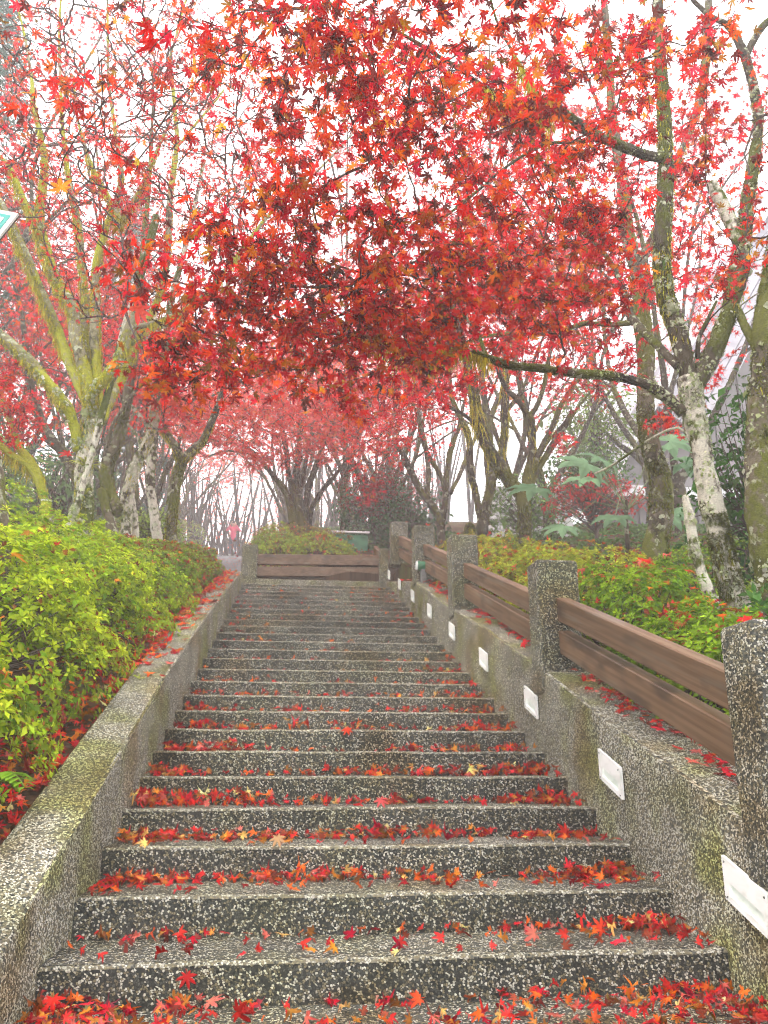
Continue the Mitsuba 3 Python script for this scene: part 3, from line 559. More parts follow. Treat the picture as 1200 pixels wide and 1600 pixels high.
  ('limb',[(0.124,13.5,6.33,0.0262),(-0.146,13.445,6.591,0.0262),(-0.406,13.412,6.651,0.0196),(-0.793,13.4,6.672,0.0196),(-1.168,13.4,6.516,0.013)]),
  ],[
  (0.731,12.283,7.176,1.371,1.6,0.561,198,8,0.145,4),
  (-0.37,12.222,7.093,1.108,1.5,0.492,144,8,0.145,4),
  (1.868,12.414,7.017,1.135,1.5,0.442,126,8,0.145,4),
  (0.873,12.263,6.505,1.231,1.4,0.271,108,8,0.145,4),
  (-0.924,12.055,6.469,0.84,1.2,0.36,83,8,0.145,4),
  (-0.078,12.065,6.126,0.72,1.0,0.18,43,8,0.145,4),
  (1.857,12.377,7.829,1.405,1.6,0.638,144,8,0.145,4),
  (0.322,12.437,8.194,1.532,1.6,0.638,162,8,0.145,4),
  (-1.302,11.921,7.043,0.72,1.2,0.48,65,8,0.145,4),
  ]),
 'LA':([
  ('trunk',[(-1.331,5.2,2.552,0.0944),(-1.345,5.2,2.805,0.0877),(-1.36,5.2,3.128,0.081),(-1.382,5.2,3.458,0.0819),(-1.379,5.2,3.729,0.0906),(-1.369,5.2,3.936,0.0873)]),
  ('limb',[(-1.44,5.2,3.489,0.0507),(-1.526,5.09,3.744,0.0544),(-1.607,5.024,3.914,0.0581),(-1.79,5.0,4.153,0.0544),(-1.976,5.0,4.342,0.0546),(-2.201,5.0,4.546,0.051),(-2.53,5.0,4.751,0.0432)]),
  ('limb',[(-1.362,5.2,3.867,0.0673),(-1.464,5.2,4.318,0.0643),(-1.6,5.2,4.779,0.0652),(-1.673,5.2,5.048,0.0616),(-1.797,5.2,5.25,0.0578),(-1.908,5.2,5.432,0.0539),(-2.022,5.2,5.693,0.0502),(-2.093,5.2,5.914,0.0505),(-2.131,5.2,6.078,0.0465),(-2.138,5.2,6.358,0.0417),(-2.144,5.2,6.752,0.0358),(-2.229,5.2,7.14,0.0303),(-2.347,5.2,7.559,0.0251),(-2.416,5.2,7.906,0.0205),(-2.569,5.2,8.479,0.0141),(-2.721,5.2,9.024,0.01),(-2.871,5.2,9.586,0.0073)]),
  ('limb',[(-2.076,5.2,5.884,0.042),(-2.199,5.145,6.111,0.0336),(-2.323,5.112,6.355,0.0285),(-2.466,5.1,6.64,0.0235),(-2.657,5.1,6.844,0.019),(-2.891,5.1,7.113,0.0146)]),
  ('limb',[(-1.388,5.2,3.935,0.0595),(-1.594,5.365,4.355,0.0532),(-1.76,5.464,4.667,0.05),(-1.882,5.5,4.927,0.0485),(-1.986,5.5,5.15,0.0467),(-2.124,5.5,5.435,0.0449),(-2.289,5.5,5.756,0.0474),(-2.423,5.5,6.027,0.0478),(-2.54,5.5,6.263,0.0437),(-2.711,5.5,6.538,0.0387),(-3.002,5.5,6.935,0.0286)]),
  ('limb',[(-1.357,5.2,3.937,0.0595),(-1.459,5.31,4.408,0.053),(-1.546,5.376,4.805,0.0499),(-1.627,5.4,5.346,0.0467),(-1.745,5.4,5.97,0.0389),(-1.827,5.4,6.372,0.035),(-2.013,5.4,7.074,0.0262),(-2.136,5.4,7.812,0.0202),(-2.265,5.4,8.725,0.0145),(-2.321,5.4,9.498,0.0104),(-2.372,5.4,10.1,0.0075)]),
  ('limb',[(-1.314,5.2,3.939,np.float64(0.0548)),(-1.383,5.255,4.53,0.0489),(-1.456,5.288,5.062,0.0458),(-1.504,5.3,5.526,0.0402),(-1.462,5.3,6.125,0.0367),(-1.372,5.3,6.46,0.0343),(-1.366,5.3,6.923,0.0265),(-1.504,5.3,7.518,0.0208),(-1.619,5.3,8.137,0.0156),(-1.722,5.3,9.069,0.0121),(-1.811,5.3,9.851,0.009)]),
  ('limb',[(-1.351,5.3,6.462,np.float64(0.0312)),(-1.302,5.245,6.179,0.0387),(-1.371,5.212,6.271,0.0301),(-1.454,5.2,6.459,0.0272),(-1.585,5.2,6.695,0.0244),(-1.733,5.2,7.018,0.0176),(-1.861,5.2,7.392,0.013),(-1.974,5.2,7.999,0.0085)]),
  ('limb',[(-1.302,5.245,6.179,0.0344),(-1.2,5.22,6.373,0.0299),(-1.085,5.205,6.662,0.0269),(-1.03,5.2,6.915,0.0221),(-0.953,5.2,7.179,0.0156),(-0.872,5.2,7.493,0.0113)]),
  ('limb',[(-1.332,5.2,3.869,0.0594),(-1.317,4.98,4.011,0.0504),(-1.181,4.848,4.126,0.0538),(-1.056,4.8,4.314,0.054),(-0.998,4.8,4.539,0.0525),(-0.968,4.8,4.689,0.0469),(-0.948,4.8,4.811,0.0393)]),
  ('limb',[(-0.977,4.8,4.653,0.0312),(-0.81,4.8,4.706,0.0255),(-0.649,4.8,4.788,0.0236),(-0.529,4.8,4.853,0.0237),(-0.334,4.8,5.025,0.02),(-0.177,4.8,5.264,0.0161),(-0.03,4.8,5.5,0.0163),(0.181,4.8,5.861,0.0165),(0.4,4.8,6.193,0.0166),(0.627,4.8,6.454,0.0142),(0.859,4.8,6.737,0.0118),(1.235,4.8,7.262,0.0075)]),
  ('limb',[(-1.282,5.2,3.803,0.0514),(-1.252,5.42,4.147,0.0492),(-1.189,5.552,4.454,0.0421),(-1.164,5.6,4.607,0.0383),(-1.088,5.6,4.878,0.0387),(-0.979,5.6,5.196,0.0369),(-0.881,5.6,5.521,0.0352),(-0.835,5.6,6.014,0.0357),(-0.855,5.6,6.864,0.0332),(-0.853,5.6,7.532,0.0288),(-0.925,5.6,8.221,0.0227),(-1.009,5.6,8.741,0.0176),(-0.953,5.6,9.242,0.0132),(-0.88,5.6,9.761,0.0093),(-0.856,5.6,10.342,0.0063)]),
  ('limb',[(-0.842,5.6,7.488,0.0165),(-0.685,5.6,7.778,0.0161),(-0.481,5.6,8.126,0.0136),(-0.344,5.6,8.379,0.0113)]),
  ('stem',[(-1.326,5.0,3.062,0.0301),(-1.365,5.0,2.871,0.0317),(-1.406,5.0,2.713,0.037),(-1.428,5.0,2.497,0.0404)]),
  ],[
  (-1.91,4.045,6.874,0.554,1.0,0.677,156,2,0.085,5),
  (-1.177,3.962,6.875,0.554,1.0,0.677,156,2,0.085,5),
  (-0.567,3.875,6.934,0.492,1.0,0.615,114,3,0.085,5),
  (-1.754,3.944,5.775,0.468,0.9,0.468,104,4,0.085,5),
  (-1.111,3.906,5.664,0.468,0.9,0.409,104,4,0.085,5),
  (-1.807,3.87,7.404,0.677,1.0,0.369,120,2,0.08,5),
  (-0.828,3.76,7.405,0.677,1.0,0.369,120,2,0.08,5),
  (-0.57,3.943,6.028,0.42,0.9,0.54,88,4,0.07,5),
  (-0.059,3.981,6.405,0.369,0.9,0.677,78,3,0.07,5),
  (-1.148,3.992,4.712,0.626,0.8,0.285,68,4,0.075,5),
  (-0.134,4.053,5.512,0.36,0.7,0.36,62,4,0.075,5),
  (-0.524,3.958,3.911,0.166,0.4,0.166,16,5,0.075,5),
  ]),
 'LB':([
  ('trunk',[(-1.051,6.1,2.552,0.06),(-1.158,6.1,2.793,0.0554),(-1.284,6.1,3.073,0.0558),(-1.386,6.1,3.3,0.051),(-1.422,6.1,3.393,0.0461)]),
  ('limb',[(-1.197,6.1,3.148,np.float64(0.0508)),(-1.281,6.21,3.251,0.0723),(-1.363,6.276,3.402,0.073),(-1.412,6.3,3.647,0.0685),(-1.395,6.3,3.838,0.0636),(-1.345,6.3,3.978,0.0586),(-1.317,6.3,4.205,0.0537),(-1.28,6.3,4.427,0.0514),(-1.259,6.3,4.749,0.0519),(-1.251,6.3,5.077,0.0496),(-1.257,6.3,5.75,0.0422),(-1.256,6.3,6.632,0.0346),(-1.278,6.3,7.848,0.0244),(-1.359,6.3,9.355,0.0137)]),
  ('limb',[(-1.413,6.3,3.875,0.0265),(-1.414,6.245,4.007,0.0212),(-1.39,6.212,4.188,0.0212),(-1.3,6.2,4.382,0.0187),(-1.21,6.2,4.56,0.0161),(-1.081,6.2,4.711,0.0108)]),
  ],[
  (-1.016,5.18,6.277,0.415,0.9,0.762,48,6,0.094,1),
  (-1.114,5.537,5.151,0.415,0.8,0.415,36,6,0.094,1),
  (-0.526,5.608,5.39,0.425,0.8,0.566,48,6,0.094,1),
  ]),
 'LC':([
  ('trunk',[(-1.128,6.6,2.667,0.074),(-1.172,6.6,2.924,0.0692),(-1.235,6.6,3.397,0.0675),(-1.199,6.6,3.723,0.0655),(-1.122,6.6,4.002,0.0606),(-1.025,6.6,4.328,0.0557),(-0.984,6.6,4.658,0.0534),(-0.972,6.6,4.883,0.051),(-0.955,6.6,5.249,0.0458),(-0.939,6.6,5.95,0.038),(-0.809,6.6,6.876,0.03),(-0.65,6.6,8.157,0.0198)]),
  ('stem',[(-1.073,6.7,2.803,0.0429),(-1.133,6.7,3.179,0.038),(-1.196,6.7,3.484,0.0328),(-1.231,6.7,3.639,0.0247)]),
  ('limb',[(-1.031,6.6,4.311,0.0278),(-1.144,6.6,4.444,0.0279),(-1.243,6.6,4.562,0.0252),(-1.356,6.6,4.68,0.0224)]),
  ],[
  (-0.338,6.116,5.036,0.591,0.9,0.517,67,7,0.1,1),
  (-0.788,6.526,4.552,0.452,0.7,0.302,39,7,0.1,1),
  (0.063,6.009,5.923,0.678,1.0,0.678,79,7,0.1,1),
  (-0.277,5.693,7.076,0.603,1.0,0.754,65,6,0.1,1),
  ]),
 'LD':([
  ('trunk',[(-0.975,7.6,3.11,0.0709),(-1.0,7.6,3.332,0.0654),(-1.097,7.6,3.665,0.0599),(-1.179,7.6,3.987,0.0604),(-1.176,7.6,4.442,0.0581),(-1.19,7.6,4.825,0.0525),(-1.275,7.6,5.371,0.0439),(-1.294,7.6,6.128,0.0351),(-1.287,7.6,7.12,0.0262)]),
  ('limb',[(-1.173,7.6,4.205,0.0304),(-1.306,7.6,4.463,0.0275),(-1.402,7.6,4.636,0.0215),(-1.546,7.6,4.808,0.0185)]),
  ],[
  (-1.486,7.25,5.191,0.489,0.8,0.489,45,7,0.106,2),
  (-2.151,7.181,5.659,0.652,0.8,0.489,43,7,0.106,2),
  (-0.801,7.209,5.756,0.498,0.8,0.498,41,7,0.106,2),
  ]),
 'LE':([
  ('trunk',[(-0.775,7.0,2.947,0.0668),(-0.767,7.0,3.143,0.0644),(-0.774,7.0,3.435,0.065),(-0.768,7.0,3.758,0.0656),(-0.737,7.0,3.964,0.0631),(-0.695,7.0,4.123,0.0635)]),
  ('limb',[(-0.699,7.0,4.073,0.0547),(-0.805,7.0,4.268,0.0463),(-0.908,7.0,4.415,0.0435),(-0.959,7.0,4.48,0.0378)]),
  ('limb',[(-0.707,7.0,4.073,0.0576),(-0.609,7.0,4.21,0.055),(-0.501,7.0,4.324,0.0494),(-0.419,7.0,4.506,0.0439),(-0.36,7.0,4.68,0.0412),(-0.302,7.0,4.9,0.0355),(-0.26,7.0,5.139,0.0328),(-0.216,7.0,5.499,0.0271),(-0.148,7.0,6.053,0.0214),(-0.104,7.0,6.816,0.0156)]),
  ],[
  (0.015,6.258,5.13,0.452,0.7,0.377,36,7,0.1,1),
  (0.272,6.094,6.254,0.692,0.9,0.692,72,7,0.1,1),
  (0.694,5.73,7.284,0.692,1,0.692,60,6,0.1,1),
  (0.07,5.41,7.869,0.678,1,0.678,54,6,0.1,1),
  ]),
 'LF':([
  ('trunk',[(-1.769,5.6,2.909,0.0474),(-1.835,5.6,3.156,0.043),(-1.894,5.6,3.345,0.0529),(-1.956,5.6,3.446,0.053),(-2.016,5.6,3.527,0.0532),(-2.146,5.6,3.668,0.0388),(-2.22,5.6,3.856,0.0341),(-2.282,5.6,3.995,0.0318),(-2.39,5.6,4.192,0.0295),(-2.56,5.6,4.416,0.0247)]),
  ('limb',[(-1.927,5.6,3.413,0.0434),(-2.077,5.6,3.511,0.0386),(-2.198,5.6,3.575,0.0338),(-2.337,5.6,3.688,0.0315),(-2.536,5.6,3.77,0.0266)]),
  ],[
  (-2.177,5.219,3.835,0.378,0.6,0.252,60,7,0.094,1),
  (-2.259,5.3,4.287,0.323,0.6,0.194,36,7,0.094,1),
  ]),
 'LG':([
  ('trunk',[(-2.148,8.2,4.019,0.0758),(-2.267,8.2,4.286,0.0762),(-2.462,8.2,4.552,0.0702),(-2.676,8.2,4.821,0.0641),(-2.817,8.2,5.095,0.0581),(-2.92,8.2,5.328,0.0551),(-3.039,8.2,5.756,0.0458),(-3.22,8.2,6.54,0.0367),(-3.452,8.2,7.35,0.0271)]),
  ('limb',[(-2.31,8.2,4.375,0.0318),(-2.525,8.2,4.595,0.0287),(-2.717,8.2,4.819,0.0224)]),
  ],[
  (-2.8,7.977,6.045,0.702,0.9,0.438,53,7,0.106,2),
  (-3.091,7.752,6.883,0.702,0.9,0.526,48,6,0.106,2),
  (-2.92,8.433,5.288,0.535,0.8,0.357,42,7,0.106,2),
  ]),
 'LN':([
  ('trunk',[(-1.154,2.6,1.876,0.0597),(-1.197,2.6,2.086,0.0544),(-1.235,2.6,2.256,0.0457),(-1.302,2.6,2.518,0.0401),(-1.427,2.6,2.968,0.0347),(-1.65,2.6,3.681,0.0293)]),
  ],[
  ]),
}

# ------------------------------------------------------------------ trees
def in_view(P, margin=0.0):
    q = P - CAM; z = q @ FWD; x = 1300*(q @ RIGHT)/np.maximum(z, .05); y = 1300*(q @ UPR)/np.maximum(z, .05)
    return (z > .3) & (np.abs(x) < 600 + margin) & (np.abs(y) < 800 + margin)
def twigs(nodes, tang, centres, rng, r0, wander=0.05):
    """Branchlets from the limbs to the spray centres, nearest first, each leaving what is already there at an easy angle. Returns tubes and, per spray, the end direction."""
    allp, allt = np.asarray(nodes, float), np.asarray(tang, float); n0 = len(allp)
    d0 = np.array([np.min(((allp - c)**2).sum(1)) for c in centres]); order = np.argsort(d0)
    buf = np.zeros((n0 + 6*len(centres), 3)); bt = np.zeros_like(buf); own = np.full(len(buf), -1); buf[:n0] = allp; bt[:n0] = allt; nn = n0
    parent_of, paths, dirs = [], [], np.zeros((len(centres), 3))
    for ci in order:
        c = centres[ci]; v = c - buf[:nn]; d = (v**2).sum(1); cosv = (v*bt[:nn]).sum(1)/np.sqrt(d + 1e-9)
        k = int(np.argmin(d*(1 + 2.2*(1 - cosv)**1.5) + .0004)); a = buf[k]; L = np.linalg.norm(c - a) + 1e-6
        m0 = unit(bt[k]*.8 + (c - a)/L*.7)*L; m1 = unit((c - a)/L + np.array([0, 0, .15]) + .25*rng.standard_normal(3))*L*.8
        t = np.linspace(0, 1, 7)[:, None]
        P = (2*t**3 - 3*t**2 + 1)*a + (t**3 - 2*t**2 + t)*m0 + (3*t**2 - 2*t**3)*c + (t**3 - t**2)*m1
        P[1:-1] += rng.standard_normal((5, 3))*L*.012
        paths.append(P); parent_of.append(own[k]); idx = len(paths)-1
        buf[nn:nn+6] = P[1:]; bt[nn:nn+6] = unit(np.diff(P, axis=0)); own[nn:nn+6] = idx; nn += 6
        dirs[ci] = P[-1] - P[-3]
    cnt = np.ones(len(paths))
    for i in range(len(paths)-1, -1, -1):
        if parent_of[i] >= 0: cnt[parent_of[i]] += cnt[i]
    tubes = []
    for P, n in zip(paths, cnt):
        ra = min(r0*n**0.38, 0.010); tubes.append(tube(P, np.linspace(ra, max(r0*.7, ra*.6), 7), 4 if ra > 2*r0 else 3))
    return join(tubes), unit(dirs)
def leaves_on(rng, centres, dirs, per, size, tone, flat=0.055):
    n = len(centres)*per; c = np.repeat(centres, per, 0); d = np.repeat(dirs, per, 0)
    az = rng.random(n)*2*np.pi; u = np.stack([np.cos(az), np.sin(az), np.zeros(n)], 1)
    u = unit(u + 0.7*d*np.array([1, 1, .2])); r = (0.10 + 0.70*rng.random(n))*size*1.15
    base = c + u*r[:, None]*0.7 - d*(rng.random(n)*size*2.6)[:, None] + rng.standard_normal((n, 3))*[0.02, 0.02, flat*0.6]
    t = u + np.stack([np.zeros(n), np.zeros(n), -0.12 - 0.75*rng.random(n)], 1) + 0.25*rng.standard_normal((n, 3))
    up = np.array([0, 0, 1.0]) + 0.55*rng.standard_normal((n, 3))
    R = frames(t, up, 0.35*rng.standard_normal(n)); s = size*0.56*np.exp(0.2*rng.standard_normal(n))
    return base, R, s, red_colours(rng, n, tone, per)
TREE_INFO = {
 'RA': ('maple_tree', 'large leaning maple beyond the railing, pale blotched trunk, scarlet canopy over the steps', 'bark_pale', 0.0016),
 'RB': ('maple_tree', 'thick moss-furred tree trunk cut by the right edge of the photo', 'bark_mossy', 0.002),
 'RC': ('maple_tree', 'maple with moss-sleeved lower trunk behind the right hedge, left of the leaning pale maple', 'bark_mossy', 0.0025),
 'RD': ('maple_tree', 'dark mossy maple forking low into a wide vase of limbs beyond the right-hand hedge', 'bark_dark', 0.003),
 'RE': ('maple_tree', 'slim dark two-stemmed maple left of the wide forking maple', 'bark_dark', 0.003),
 'RF': ('maple_tree', 'misty cluster of thin dark maple stems above the far end of the sloping railing', 'bark_dark', 0.0035),
 'C': ('maple_tree', 'coral-red maple with fanning stems behind the round hedge above the steps', 'bark_dark', 0.005),
 'LA': ('maple_tree', 'big white-barked maple on the left bank with tall moss-hung limbs fanning up', 'bark_olive', 0.0042),
 'LB': ('maple_tree', 'dark crooked maple stems close behind the white trunk of the left bank', 'bark_mossy', 0.003),
 'LC': ('maple_tree', 'lichen-speckled leaning maple right of the white trunk on the left bank', 'bark_pale', 0.003),
 'LD': ('maple_tree', 'pale thin maple stem in the mist between the two leaning trunks of the left bank', 'bark_pale', 0.003),
 'LE': ('maple_tree', 'maple with a mossy Y-shaped fork, last on the left bank before the misty path', 'bark_mossy', 0.003),
 'LF': ('maple_tree', 'moss-draped maple limb bending left at the left edge above the hedge', 'bark_olive', 0.0025),
 'LG': ('maple_tree', 'hazy grey-brown maple leaning left behind the white trunk', 'bark_dark', 0.003),
 'LN': ('tree_trunk', 'dark mossy trunk cut by the left edge of the photo above the hedge', 'bark_mossy', 0.002)}
LEAF_PARTS = {'RA': 300, 'LA': 120, 'RC': 120, 'RD': 100}
LIMB_PTS = {}
LIMB_MAT = {('RA', i): 'bark_lichen' for i in (1, 2, 3, 6, 7, 8, 9, 10, 11, 13)}
LIMB_MAT[('LA', 0)] = 'bark_pale'; LIMB_MAT[('LA', 13)] = 'bark_pale'
def build_tree(code, limbs, blobs, seed, info):
    name, lab, barkm, r0 = info; rng = np.random.default_rng(seed); key = thing(name, lab, 'tree' if name != 'tree_trunk' else 'trunk'); nodes, tangs = [], []
    for li, (pn, pts) in enumerate(limbs):
        a = np.array(pts, float)
        if pn in ('trunk', 'stem'):
            g = float(ground(a[0, 0], a[0, 1])) - 0.12
            if a[0, 2] > g:
                d = unit(a[0, :3] - a[1, :3]); d = unit(d*[.5, .5, 1] - [0, 0, .3]); L = (a[0, 2] - g)/max(-d[2], .3)
                a = np.vstack([np.r_[a[0, :3] + d*L, a[0, 3]*1.35], a])
        n = 5 if a[:, 3].max() > 0.02 else 3
        c = cr(a, n); big = c[:, 3].max()
        sides = 18 if big > 0.09 else 12 if big > 0.04 else 8 if big > .012 else 6
        if big > 0.05:   # finer rings on thick wood
            tt = np.linspace(0, len(c)-1, min(160, max(len(c), int(np.linalg.norm(np.diff(c[:, :3], axis=0), axis=1).sum()/0.03))))
            c = np.stack([np.interp(tt, np.arange(len(c)), c[:, q]) for q in range(4)], 1)
        wob = (meshkit.noise(c[:, :3]*2.1 + seed) - 0.5)[:, None]*c[:, 3:4]*0.9
        if pn == 'limb': c[:1, 3] *= 1.1
        P = c[:, :3] + wob
        V, F = tube(P, np.maximum(c[:, 3], .003), sides, rough=0.30 if big > 0.03 else 0.2, seed=seed + li)
        part(key, pn, (V, F), LIMB_MAT.get((code, li), barkm), smooth=True)
        LIMB_PTS.setdefault(code, []).append(c)
        nd = P if pn == 'limb' else P[len(P)*2//3:]
        nodes.append(nd[1:]); tangs.append(unit(np.diff(nd, axis=0)))
    if not blobs: return key
    # sprays
    cs, ps, ss, ts = [], [], [], []
    for (x, y, z, rx, ry, rz, n, per, size, tone) in blobs:
        v = rng.standard_normal((n, 3)); v = unit(v)*(rng.random((n, 1))**0.45)
        cs.append(np.array([x, y, z]) + v*[rx, ry, rz]); ps += [per]*n; ss += [size]*n; ts += [tone]*n
    cs = np.vstack(cs); ps, ss, ts = map(np.array, (ps, ss, ts))
    cs = cs + 0.06*rng.standard_normal(cs.shape)
    tw, dirs = twigs(np.vstack(nodes), np.vstack(tangs), cs, rng, r0)
    part(key, 'twig', tw, 'twig_bark', smooth=True, kind='stuff')
    B, R, sz, co = [], [], [], []
    for per, size, tone in sorted(set(zip(ps, ss, ts))):
        w = (ps == per) & (ss == size) & (ts == tone)
        b, r, s, c = leaves_on(rng, cs[w], dirs[w], int(per), float(size), int(tone)); B.append(b); R.append(r); sz.append(s); co.append(c)
    B, R, sz, co = np.vstack(B), np.vstack(R), np.concatenate(sz), np.vstack(co)
    dist = np.linalg.norm(B - CAM, axis=1); LV = NEAR if dist.min() < 4.5 and code == 'RA' else MID
    want = LEAF_PARTS.get(code, 0); score = np.where(in_view(B, -10), sz/dist, -1); big = np.argsort(-score)[:want]
    rest = np.ones(len(B), bool); rest[big] = False
    for i in big:
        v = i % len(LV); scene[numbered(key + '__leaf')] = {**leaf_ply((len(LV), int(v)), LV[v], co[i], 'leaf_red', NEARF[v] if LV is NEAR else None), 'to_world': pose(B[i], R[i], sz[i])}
    Ms, Cs = [], []
    pick = rng.integers(0, len(LV), len(B))
    for v in range(len(LV)):
        w = rest & (pick == v)
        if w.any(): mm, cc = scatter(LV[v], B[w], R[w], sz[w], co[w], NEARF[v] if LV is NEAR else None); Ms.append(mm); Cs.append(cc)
    part(key, 'foliage', join(Ms), 'leaf_red', color=np.vstack(Cs), kind='stuff')
    return key
TREE_KEY = {}
for q, (code, (limbs, blobs)) in enumerate(TREES.items()): TREE_KEY[code] = build_tree(code, limbs, blobs, 100 + q*7, TREE_INFO[code])

# hanging moss: thin strands under chosen stretches of limb
def moss(code, li, f0, f1, n, length, seed, tone=(.44, .44, .045), spread=1.0):
    rng = np.random.default_rng(seed); c = LIMB_PTS[code][li]; k = rng.uniform(f0, f1, n)*(len(c)-1)
    P = np.stack([np.interp(k, np.arange(len(c)), c[:, q]) for q in range(4)], 1)
    az = rng.random(n)*2*np.pi; u = np.stack([np.cos(az), np.sin(az), -0.5 - 0*az], 1)
    clump = 0.4 + 1.2*meshkit.noise(np.stack([k*1.3, k*0, k*0 + seed], 1))**1.5
    p = P[:, :3] + u*P[:, 3:4]*0.95*spread; L = length*(0.25 + rng.random(n))*clump; w = 0.0018 + 0.0028*rng.random(n)
    side = np.stack([np.sin(az*3), np.cos(az*3), 0*az], 1)*w[:, None]; sway = rng.standard_normal((n, 3))*[1, 1, 0]*L[:, None]*0.16
    d = np.array([0, 0, -1.0])
    a, b, e = p, p + d*L[:, None]*0.5 + sway*0.6, p + d*L[:, None] + sway
    V = np.stack([a - side, a + side, b - side, b + side, e], 1).reshape(-1, 3)
    F = (np.array([[0, 1, 3], [0, 3, 2], [2, 3, 4]])[None] + (np.arange(n)*5)[:, None, None]).reshape(-1, 3)
    col = np.array(tone)*np.exp(0.3*rng.standard_normal((n, 1)))*(1 + rng.random((n, 1))*[.5, .2, .1])
    return (V, F), np.repeat(col, 5, 0)
def moss_part(code, specs, seed):
    ms, cs = zip(*[moss(code, *s_[:5], seed + i, *s_[5:]) for i, s_ in enumerate(specs)])
    part(TREE_KEY[code], 'moss', join(ms), 'moss_hair', color=np.clip(np.vstack(cs), 0.01, .8), kind='stuff')
moss_part('RA', [(6, .50, .78, 900, .09), (6, .60, .72, 500, .16), (8, .42, .62, 700, .13), (8, .40, .46, 300, .22), (1, .25, .75, 900, .05), (1, .1, .5, 700, .06), (2, .15, .7, 900, .035), (0, .28, .45, 1600, .035, (.11, .125, .02)), (10, .1, .5, 250, .18), (1, .05, .5, 1800, .04, (.11, .125, .02))], 500)
moss_part('LA', [(2, 0, .8, 3200, .10), (4, .2, .95, 2200, .11), (5, .0, .6, 1800, .10), (6, .0, .6, 1800, .10), (7, .0, .7, 1000, .16), (8, 0, .8, 900, .14), (3, 0, .6, 700, .13), (1, .3, .9, 1200, .06), (10, .1, .6, 1300, .12), (11, .2, .7, 1300, .10), (0, .3, .95, 1200, .05), (9, .1, .9, 600, .06)], 520)
moss_part('LF', [(0, .2, .9, 600, .10), (1, 0, .8, 380, .15)], 540)
moss_part('RC', [(0, .05, .42, 4200, .032, (.11, .125, .02)), (2, .1, .6, 500, .08)], 560)
moss_part('RB', [(0, .38, .95, 9000, .035, (.10, .115, .018)), (0, .30, .9, 2500, .05, (.22, .24, .03))], 570)
moss_part('RD', [(1, .2, .7, 900, .12), (1, .35, .5, 500, .28), (0, .1, 1, 1800, .04, (.11, .125, .02)), (1, .0, .4, 1500, .04, (.11, .125, .02)), (2, .2, .8, 400, .08), (5, .2, .8, 400, .06)], 580)
moss_part('RE', [(0, .5, .9, 900, .22), (1, .2, .6, 400, .08), (2, 0, 1, 500, .12)], 590)
moss_part('LB', [(1, .1, .7, 1400, .06, (.11, .125, .02))], 600); moss_part('LC', [(0, .1, .6, 900, .05)], 610); moss_part('LE', [(0, .1, 1, 1400, .04, (.11, .125, .02)), (1, 0, 1, 400, .05), (2, 0, .4, 400, .04)], 620)

# lichen: little crusty flakes on the bark
def lichen_part(code, specs, seed):
    rng = np.random.default_rng(seed); Ps, Ns, Zs = [], [], []
    for li, f0, f1, n, size in specs:
        c = LIMB_PTS[code][li]; k = rng.uniform(f0, f1, n)*(len(c)-1); P = np.stack([np.interp(k, np.arange(len(c)), c[:, q]) for q in range(4)], 1)
        t = np.stack([np.interp(k, np.arange(len(c)), np.gradient(c[:, q])) for q in range(3)], 1); t = unit(t)
        v = rng.standard_normal((n, 3)); v = unit(v - t*(v*t).sum(1, keepdims=True)); keep = meshkit.noise((P[:, :3] + v*P[:, 3:4])*11.0 + seed) > .52
        Ps.append((P[:, :3] + v*P[:, 3:4]*1.03)[keep]); Ns.append(v[keep]); Zs.append((size*np.exp(.45*rng.standard_normal(n)))[keep])
    P, N, Z = np.vstack(Ps), np.vstack(Ns), np.concatenate(Zs); a = np.arange(6)*np.pi/3; r = np.array([1, .75, 1.1, .7, .95, .8])
    V = np.vstack([[[0, 0, .25]], np.stack([r*np.cos(a), r*np.sin(a), .35 - .3*np.cos(3*a + 1)], 1)]); F = np.array([[0, 1+i, 1+(i+1) % 6] for i in range(6)])
    u = unit(np.cross(N, rng.standard_normal(N.shape))); col = np.array([[.42, .47, .25], [.55, .58, .40], [.30, .36, .14], [.62, .62, .52]])[rng.integers(0, 4, len(P))]*np.exp(.2*rng.standard_normal((len(P), 1)))
    mm, cc = scatter((V, F), P, frames(u, N + .5*rng.standard_normal(N.shape)), Z, col); part(TREE_KEY[code], 'lichen', mm, 'moss_hair', color=cc, kind='stuff')
lichen_part('RA', [(0, .25, 1, 2600, .007), (1, 0, .6, 3000, .007), (2, 0, .6, 2600, .007), (5, .2, 1, 700, .006), (6, 0, .4, 900, .006), (8, 0, .5, 700, .005), (11, 0, .7, 500, .006)], 700)
lichen_part('LA', [(0, .1, 1, 2200, .010), (1, 0, 1, 2600, .010), (9, 0, 1, 1400, .010), (2, 0, .5, 1200, .009), (13, 0, 1, 700, .009)], 720)
lichen_part('LC', [(0, .1, .9, 1800, .011)], 730); lichen_part('RB', [(0, .05, .6, 1500, .009)], 740); lichen_part('RC', [(0, .3, .8, 1300, .008)], 750)

